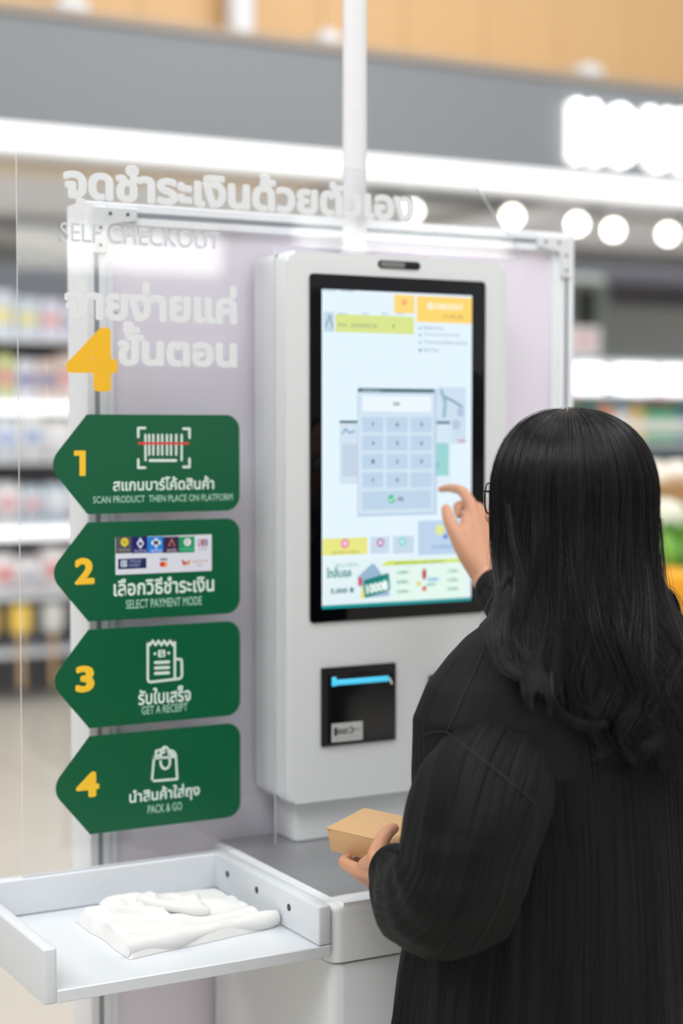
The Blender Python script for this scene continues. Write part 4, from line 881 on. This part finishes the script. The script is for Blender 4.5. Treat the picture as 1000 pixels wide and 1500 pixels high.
def cuff(c, d, rad, L):
    d = d.normalized(); N = d.orthogonal().normalized(); B = d.cross(N); rings = []
    prof = [(-.004, rad * .99), (0, rad * 1.04), (L * .5, rad * 1.03), (L, rad * 1.0), (L + .0015, rad * .985), (L, rad * .96), (L * .3, rad * .95)]
    for t_, r_ in prof: rings.append([c + d * t_ + (N * math.cos(2 * math.pi * j / 48) + B * math.sin(2 * math.pi * j / 48)) * r_ * (1 + .03 * math.sin(3 * 2 * math.pi * j / 48)) for j in range(48)])
    return obj('cuff', bm_mesh(local(loft(rings, 48), shirt), True), CLP, shirt)
cuff(LC, (dp(560, 1266, 2.33) - LC), .041, .016); cuff(RWR.lerp(REL, .14), RWR - REL, .0345, .020)
# collar
rings = []
for t_, (dz, k_) in enumerate(((-.012, 1.30), (.004, 1.12), (.020, 1.02), (.030, 1.0), (.031, 1.05), (.020, 1.14), (-.002, 1.42), (-.014, 1.60))):
    rings.append([(SPX + .060 * k_ * math.cos(2 * math.pi * j / 60), SPY + .030 + .060 * k_ * math.sin(2 * math.pi * j / 60) , 1.298 + dz - .008 * math.cos(2 * math.pi * j / 60) ** 2 * (t_ > 4)) for j in range(60)])
obj('collar', bm_mesh(local(loft(rings, 60), shirt), True), CLP, shirt)
# shoulder seam running from collar to sleeve
def tz(x, y_side, z):   # point on the torso surface facing the back
    a, b, cy = tint(TA, z), tint(TB_, z), tint(TC, z); q = min(.999, abs((x - SPX) / a)); return Vector((x, cy - b * (1 - q ** 2.35) ** (1 / 2.35) * y_side, z))
0 and tube('shoulder_seam', [tz(SPX - .205 + .13 * t_ - .0, 0.35, 1.222 + .062 * t_) + Vector((0, 0, .004)) for t_ in np.linspace(0, 1, 14)], .0013, CLP, shirt, 8)
_bv = []
dg = bpy.context.evaluated_depsgraph_get(); dg.update()
def on_cloth(px, py):
    d = ray(px, py).normalized(); ok, loc, nrm, _, ob, _ = SC.ray_cast(dg, Vector((0, 0, CH)) + d * 1.2, d)
    return loc - d * .0006 if ok else dp(px, py, 2.15)
for nm, pts in (('shoulder_seam', [(706, 958), (694, 985), (680, 1015), (667, 1045), (655, 1072)]), ('armhole_seam', [(617, 1078), (635, 1072), (655, 1072), (690, 1100), (730, 1132), (770, 1165), (800, 1195)])):
    pp = []
    for (x0, y0), (x1, y1) in zip(pts, pts[1:]): pp += [on_cloth(x0 + (x1 - x0) * t_, y0 + (y1 - y0) * t_) for t_ in (0, .25, .5, .75)]
    pp.append(on_cloth(*pts[-1])); pp = [pp[0]] + [(pp[i - 1] + pp[i] * 2 + pp[i + 1]) / 4 for i in range(1, len(pp) - 1)] + [pp[-1]]
    tube(nm, pp, .0012, mat('seam_thread_black', (8, 8, 9), .7), shirt, 8)
# trousers and shoes
TRM = mat('black_trousers', (24, 24, 27), .8, bump=.2, bscale=200)
bm = bmesh.new()
for s in (-1, 1): tube_bm([(SPX + s * .08, SPY + .005, .82), (SPX + s * .088, SPY + .01, .5), (SPX + s * .09, SPY - .005, .12), (SPX + s * .09, SPY - .01, .075)], [.105, .088, .078, .077], 28, bm)
obj('trousers', bm_mesh(local(bm, pe), True), TRM, pe)
for s in (-1, 1):
    bm = box_bm(SPX + s * .093 - .045, SPX + s * .093 + .045, SPY - .09, SPY + .17, 0.0, .085, .03, 4)
    for v in bm.verts:
        if v.co.y > SPY + .05: v.co.z *= .72
    sh = obj('shoe', bm_mesh(local(bm, pe), True), mat('black_shoe', (20, 20, 22), .35), pe)

# --- glasses
GLM = mat('dark_wire_frame', (34, 34, 38), .3, metal=.6)
gl = obj('glasses_frame', bm_mesh(local(tube_bm([HP(-.012, .103, -.004), HP(0, .106, -.001), HP(.012, .103, -.004)], .0013, 8), pe), True), GLM, pe); gl['label'] = 'thin dark wire glasses frame'
for s in (-1, 1):
    cx_ = s * .036
    pts = [HP(cx_ + .024 * math.cos(t_ * math.pi / 12), .103 - .009 * ((cx_ + .024 * math.cos(t_ * math.pi / 12)) / .06) ** 2, -.008 + .021 * math.sin(t_ * math.pi / 12)) for t_ in range(25)]
    obj('rim', bm_mesh(local(tube_bm(pts, .0012, 8, caps=False), gl), True), GLM, gl)
    bm = bmesh.new(); bm.faces.new([bm.verts.new(p) for p in pts[:-1]]); obj('lens', bm_mesh(local(bm, gl)), ACR, gl)
    obj('temple', bm_mesh(local(tube_bm([HP(s * .060, .094, .002), HP(s * .076, .088, .003), HP(s * .080, .03, .002), HP(s * .083, -.012, -.002), HP(s * .082, -.030, -.022)], .0015, 8), gl), True), GLM, gl)

# --- hair
CAMA = math.pi / 2 - 0.0; CAMA = math.atan2(hf.dot(_r) * -1, hr.dot(_r))     # t = sin(a + CAMA)
HCz = Hc.z; NP = 34
_hx, _hy = np.array(hr[:]), np.array(hf[:]); rr2 = np.array([_cy, -_sy])
def hair_paths(a, th0, lay, zend, amp=None, ph=None, fr=None, rightflare=1.0, smooth=True):
    """vectorised: a azimuth (0 back, + person's right), th0 root polar angle, lay radial factor -> (N,NP,3)"""
    n_ = len(a); s = np.linspace(0, 1, NP)[None, :]
    arc = (math.pi / 2 - th0) * .115; drop = HCz - zend; Lt = arc + drop; d = s * Lt[:, None]
    th = np.where(d < arc[:, None], th0[:, None] + d / .115, math.pi / 2); dz = np.maximum(0, d - arc[:, None])
    lat = .106 * lay[:, None]; fb = .123 * lay[:, None]; vt = .111 * lay[:, None]
    sn = np.sin(th) ** .82; z = HCz + vt * np.cos(th) - dz
    ca, sa = np.cos(a)[:, None], np.sin(a)[:, None]; X = sa * lat * sn; Yb = ca * fb * sn         # right, back
    narrow = 1 - .10 * sstep(HCz - .06, HCz - .20, z); X = X * (1 + 0 * narrow)
    px = Hc.x + _hx[0] * X - _hy[0] * Yb; py = Hc.y + _hx[1] * X - _hy[1] * Yb
    t = np.sin(a + CAMA)[:, None]; g = sstep(HCz - .10, HCz - .32, z)
    px = px + rr2[0] * (.085 * rightflare * g * np.clip(t, -.15, 1) + .03 * g * np.clip(t + .3, 0, 1)); py = py + rr2[1] * (.085 * rightflare * g * np.clip(t, -.15, 1) + .03 * g * np.clip(t + .3, 0, 1))
    bp_ = .055 * sstep(HCz - .02, HCz - .32, z); px = px - .50 * bp_; py = py - .866 * bp_
    if amp is not None:
        w = sstep(HCz + .04, HCz - .30, z) * amp[:, None]; wv = np.sin(ph[:, None] + fr[:, None] * (HCz - z)); wv2 = np.cos(ph[:, None] * 1.7 + fr[:, None] * .8 * (HCz - z))
        px = px + rr2[0] * w * wv - .48 * w * .4 * wv2; py = py + rr2[1] * w * wv - .87 * w * .4 * wv2
    # rest on the back of the shirt
    A_, B_, C_ = tint(TA, z) + .004, tint(TB_, z) + .006, tint(TC, z); q = np.clip(np.abs(px - SPX) / A_, 0, .999); surf = C_ - B_ * (1 - q ** 2.35) ** (1 / 2.35)
    ins = (z < 1.305) & (np.abs(px - SPX) < A_) & (py > surf - .004) & (py < C_ + .10)
    push = np.where(ins, py - (surf - .004 - .012 * (lay[:, None] - .9) * 8), 0)
    if smooth:
        k = 9; pad = np.pad(push, ((0, 0), (k, k)), mode='edge'); push = np.maximum(push, sum(pad[:, i:i + push.shape[1]] for i in range(2 * k + 1)) / (2 * k + 1))
    py = py - push
    return np.stack([px, py, z], -1)
def zend_of(a):
    t = np.sin(a + CAMA); front = np.cos(a + CAMA) > 0
    ze = np.interp(t, [-1, -.55, -.25, 0.0, .25, .5, .8, 1], [1.235, 1.222, 1.212, 1.19, 1.155, 1.115, 1.10, 1.12]); return np.where(front, ze, np.interp(t, [-1, 1], [1.25, 1.15]))
HMAT = bpy.data.materials.new('black_hair'); HMAT.use_nodes = True; nt = HMAT.node_tree; b = nt.nodes['Principled BSDF']
b.inputs['Base Color'].default_value = (.004, .004, .005, 1); ta = nt.nodes.new('ShaderNodeAttribute'); ta.attribute_name = 'tone'; mxh = nt.nodes.new('ShaderNodeMix'); mxh.data_type = 'RGBA'; mxh.inputs[6].default_value = (.0018, .0018, .0022, 1); mxh.inputs[7].default_value = (.026, .024, .026, 1); nt.links.new(ta.outputs['Fac'], mxh.inputs[0]); nt.links.new(mxh.outputs[2], b.inputs['Base Color']); b.inputs['Roughness'].default_value = .27; b.inputs['Specular IOR Level'].default_value = .4
HBASE = mat('hair_base', (10, 10, 12), .6)
# underlying mass of hair
na = 140; aa = np.radians(np.linspace(-124, 124, na)); H_ = hair_paths(aa, np.full(na, .02), np.full(na, .935), zend_of(aa) + .035)
bm = bmesh.new(); G = [[bm.verts.new(H_[i, j]) for j in range(NP)] for i in range(na)]
for i in range(na - 1):
    for j in range(NP - 1): bm.faces.new((G[i][j], G[i + 1][j], G[i + 1][j + 1], G[i][j + 1]))
hair = obj('hair', bm_mesh(local(bm, pe), True), HBASE, pe); hair['label'] = 'long straight black hair'
so = hair.modifiers.new('s', 'SOLIDIFY'); so.thickness = .006; so.offset = -1
def curves_obj(name, P, r0, r1, parent, m, tone=None):
    n_, k = P.shape[:2]; hc = bpy.data.hair_curves.new(name); hc.add_curves([k] * n_); d = np.array(loc_of(parent))
    hc.attributes['position'].data.foreach_set('vector', (P - d).reshape(-1).astype(np.float32)) if 'position' in hc.attributes else hc.points.foreach_set('position', (P - d).reshape(-1).astype(np.float32))
    ra = hc.attributes.get('radius') or hc.attributes.new('radius', 'FLOAT', 'POINT'); s = np.linspace(0, 1, k); rad = r0 * (1 - s ** 3) + r1 * s ** 3
    ra.data.foreach_set('value', np.tile(rad, n_).astype(np.float32)); hc.materials.append(m); hc.attributes.new('tone', 'FLOAT', 'CURVE').data.foreach_set('value', (rng.uniform(0, .8, n_) if tone is None else tone).astype(np.float32))
    o = bpy.data.objects.new(name, hc); COL.objects.link(o); o.parent = parent; o['kind'] = 'stuff'; return o
NS = 19000; NC = 330
ca_ = np.radians(rng.uniform(-126, 126, NC)); cph = rng.uniform(0, 6.28, NC); cfr = rng.uniform(16, 34, NC); camp = rng.uniform(.004, .018, NC); clay = rng.normal(0, .014, NC); cdz = rng.normal(0, .014, NC)
a0 = np.radians(rng.uniform(-127, 127, NS)); cid = np.abs(a0[:, None] + rng.normal(0, .03, (NS, 1)) - ca_[None, :]).argmin(1)
pull = rng.uniform(.0, .75, NS)
th0 = rng.uniform(.02, 1.15, NS) ** 1.0; lay = .945 + .065 * (1 - th0 / 1.15) * rng.uniform(.5, 1, NS) + rng.normal(0, .005, NS) + clay[cid]
ze = zend_of(a0) + cdz[cid] + np.abs(rng.normal(0, .022, NS)) - .008
P1 = hair_paths(a0, th0, lay, ze, camp[cid] * rng.uniform(.7, 1.2, NS), cph[cid] + rng.normal(0, .25, NS), cfr[cid] + rng.normal(0, .8, NS))
P2_ = hair_paths(ca_[cid], th0, lay, ze, camp[cid], cph[cid] + rng.normal(0, .12, NS), cfr[cid])
s = np.linspace(0, 1, NP)[None, :, None]; Pm_ = P1 + (P2_ - P1) * (pull[:, None, None] * s ** 1.3 * .85)
Pm_ += np.cumsum(rng.normal(0, .00022, Pm_.shape), 1) * s
ctone = rng.uniform(0, 1, NC) ** 2.2
curves_obj('hair_strands', Pm_, .00030, .00010, hair, HMAT, np.clip(ctone[cid] * .7 + rng.uniform(0, 1, NS) ** 4 * .8, 0, 1))
# flyaways
NF = 560; a0 = np.radians(rng.uniform(-127, 110, NF)); th0 = rng.uniform(.0, .9, NF); lay = rng.uniform(1.0, 1.055, NF)
Pf = hair_paths(a0, th0, lay, zend_of(a0) + rng.uniform(-.01, .25, NF), rng.uniform(.004, .016, NF), rng.uniform(0, 6, NF), rng.uniform(10, 40, NF)); Pf += np.cumsum(rng.normal(0, .0009, Pf.shape), 1) * np.linspace(0, 1, NP)[None, :, None]
curves_obj('flyaway_strands', Pf, .00013, .00006, hair, HMAT)
# loose curl at the right and wisps on the left shoulder
_S = np.concatenate([Pm_[::2].reshape(-1, 3), np.array([tuple(v.co) for v in shirt.data.vertices]) + np.array(loc_of(pe))])
_rel = _S - np.array([0, 0, CH]); _D = _rel @ np.array(_f); _PX = 500 + F * (_rel @ np.array(_r)) / _D; _PY = 750 - F * (_rel @ np.array(_u)) / _D
def on_hair(px, py, lift=.003):
    m_ = (np.abs(_PX - px) < 9) & (np.abs(_PY - py) < 9) & (_D < 2.6)
    return dp(px, py, (np.percentile(_D[m_], 2) if m_.sum() > 4 else 2.2) - lift)
def lock(ctrl, n_, spread, name, r=.0002, tn=.15):
    base = np.array([p[:] for p in smoothpath(ctrl, 8)]); k = len(base); s = np.linspace(0, 1, k)[None, :, None]
    off = rng.normal(0, spread, (n_, 1, 3)) * (0.4 + np.sin(s * 3.1)) + np.cumsum(rng.normal(0, spread * .10, (n_, k, 3)), 1) * s
    return curves_obj(name, base[None] + off, r, r * .4, hair, HMAT, rng.uniform(0, 1, n_) ** 2 * tn * 1.6)
lock([dp(950, 800, 2.36), dp(955, 868, 2.35), dp(968, 862, 2.34), dp(984, 874, 2.33), dp(991, 896, 2.33), dp(986, 918, 2.34), dp(972, 932, 2.35), dp(950, 938, 2.36)], 110, .0016, 'curled_lock', .0003)
lock([dp(950, 820, 2.36), dp(957, 880, 2.35), dp(975, 912, 2.34), dp(1000, 935, 2.33), dp(1030, 945, 2.33)], 30, .0016, 'loose_lock')
lock([dp(955, 860, 2.36), dp(962, 905, 2.35), dp(985, 950, 2.34), dp(1015, 965, 2.33)], 30, .003, 'loose_lock')
lock([dp(730, 880, 2.2), dp(722, 915, 2.18), dp(704, 938, 2.17), dp(672, 958, 2.16)], 12, .0016, 'shoulder_wisp', .00013)
lock([dp(745, 860, 2.2), dp(735, 910, 2.17), dp(735, 960, 2.15), dp(760, 992, 2.13)], 60, .004, 'shoulder_lock')
lock([on_hair(745, 840), on_hair(727, 895), on_hair(727, 945), on_hair(748, 978), on_hair(768, 984)], 60, .0060, 'shoulder_lock', .00018, .2)
for px, py, e_, w_ in ((765, 975, 14, 10), (800, 985, 18, -12), (852, 1045, 24, 10), (885, 1110, -14, 14), (925, 1128, -26, 16), (965, 1095, -24, -10), (990, 1060, 10, 14), (945, 1060, 22, -14)):
    lock([on_hair(px - 24, py - 300, -.02), on_hair(px - 14, py - 190), on_hair(px - 4 + w_, py - 110), on_hair(px - w_, py - 50), on_hair(px + 2, py - 14), on_hair(px + e_, py)], 34, .0042, 'curling_end', .00020, .18)
lock([on_hair(808, 985), on_hair(810, 1025), on_hair(830, 1050), on_hair(860, 1060), on_hair(890, 1060)], 30, .0026, 'turned_lock', .00016, .5)

# ================================================================== CARTON IN HER HAND
A_ = dp(477, 1213, 2.46); d1 = Vector((.294, -.956, -.00)).normalized(); d2 = Vector((.956, .294, .20)).normalized(); d3 = d1.cross(d2); d3 = d3 if d3.z > 0 else -d3
M = Matrix((( d1.x, d2.x, d3.x, A_.x), (d1.y, d2.y, d3.y, A_.y), (d1.z, d2.z, d3.z, A_.z), (0, 0, 0, 1)))
cb = thing('cardboard_box', 'flat brown cardboard box held in the left hand', 'box', A_)
def cbx(name, x0, x1, y0, y1, z0, z1, m, r=.0008): b_ = box_bm(x0, x1, y0, y1, z0, z1, r, 2, M=M); return obj(name, bm_mesh(local(b_, cb), angle=40), m, cb)
cbx('carton', 0.0015, .165, 0.0012, .082, -.0350, -.0006, CARD); cbx('lid', 0, .1665, 0, .083, -.0010, 0.0006, CARD)
cbx('side_flap', .012, .150, -.0002, .0013, -.0345, -.001, CARD, .0004); cbx('end_flap', -.0006, .0016, .003, .080, -.034, -.0010, CARDE, .0004)
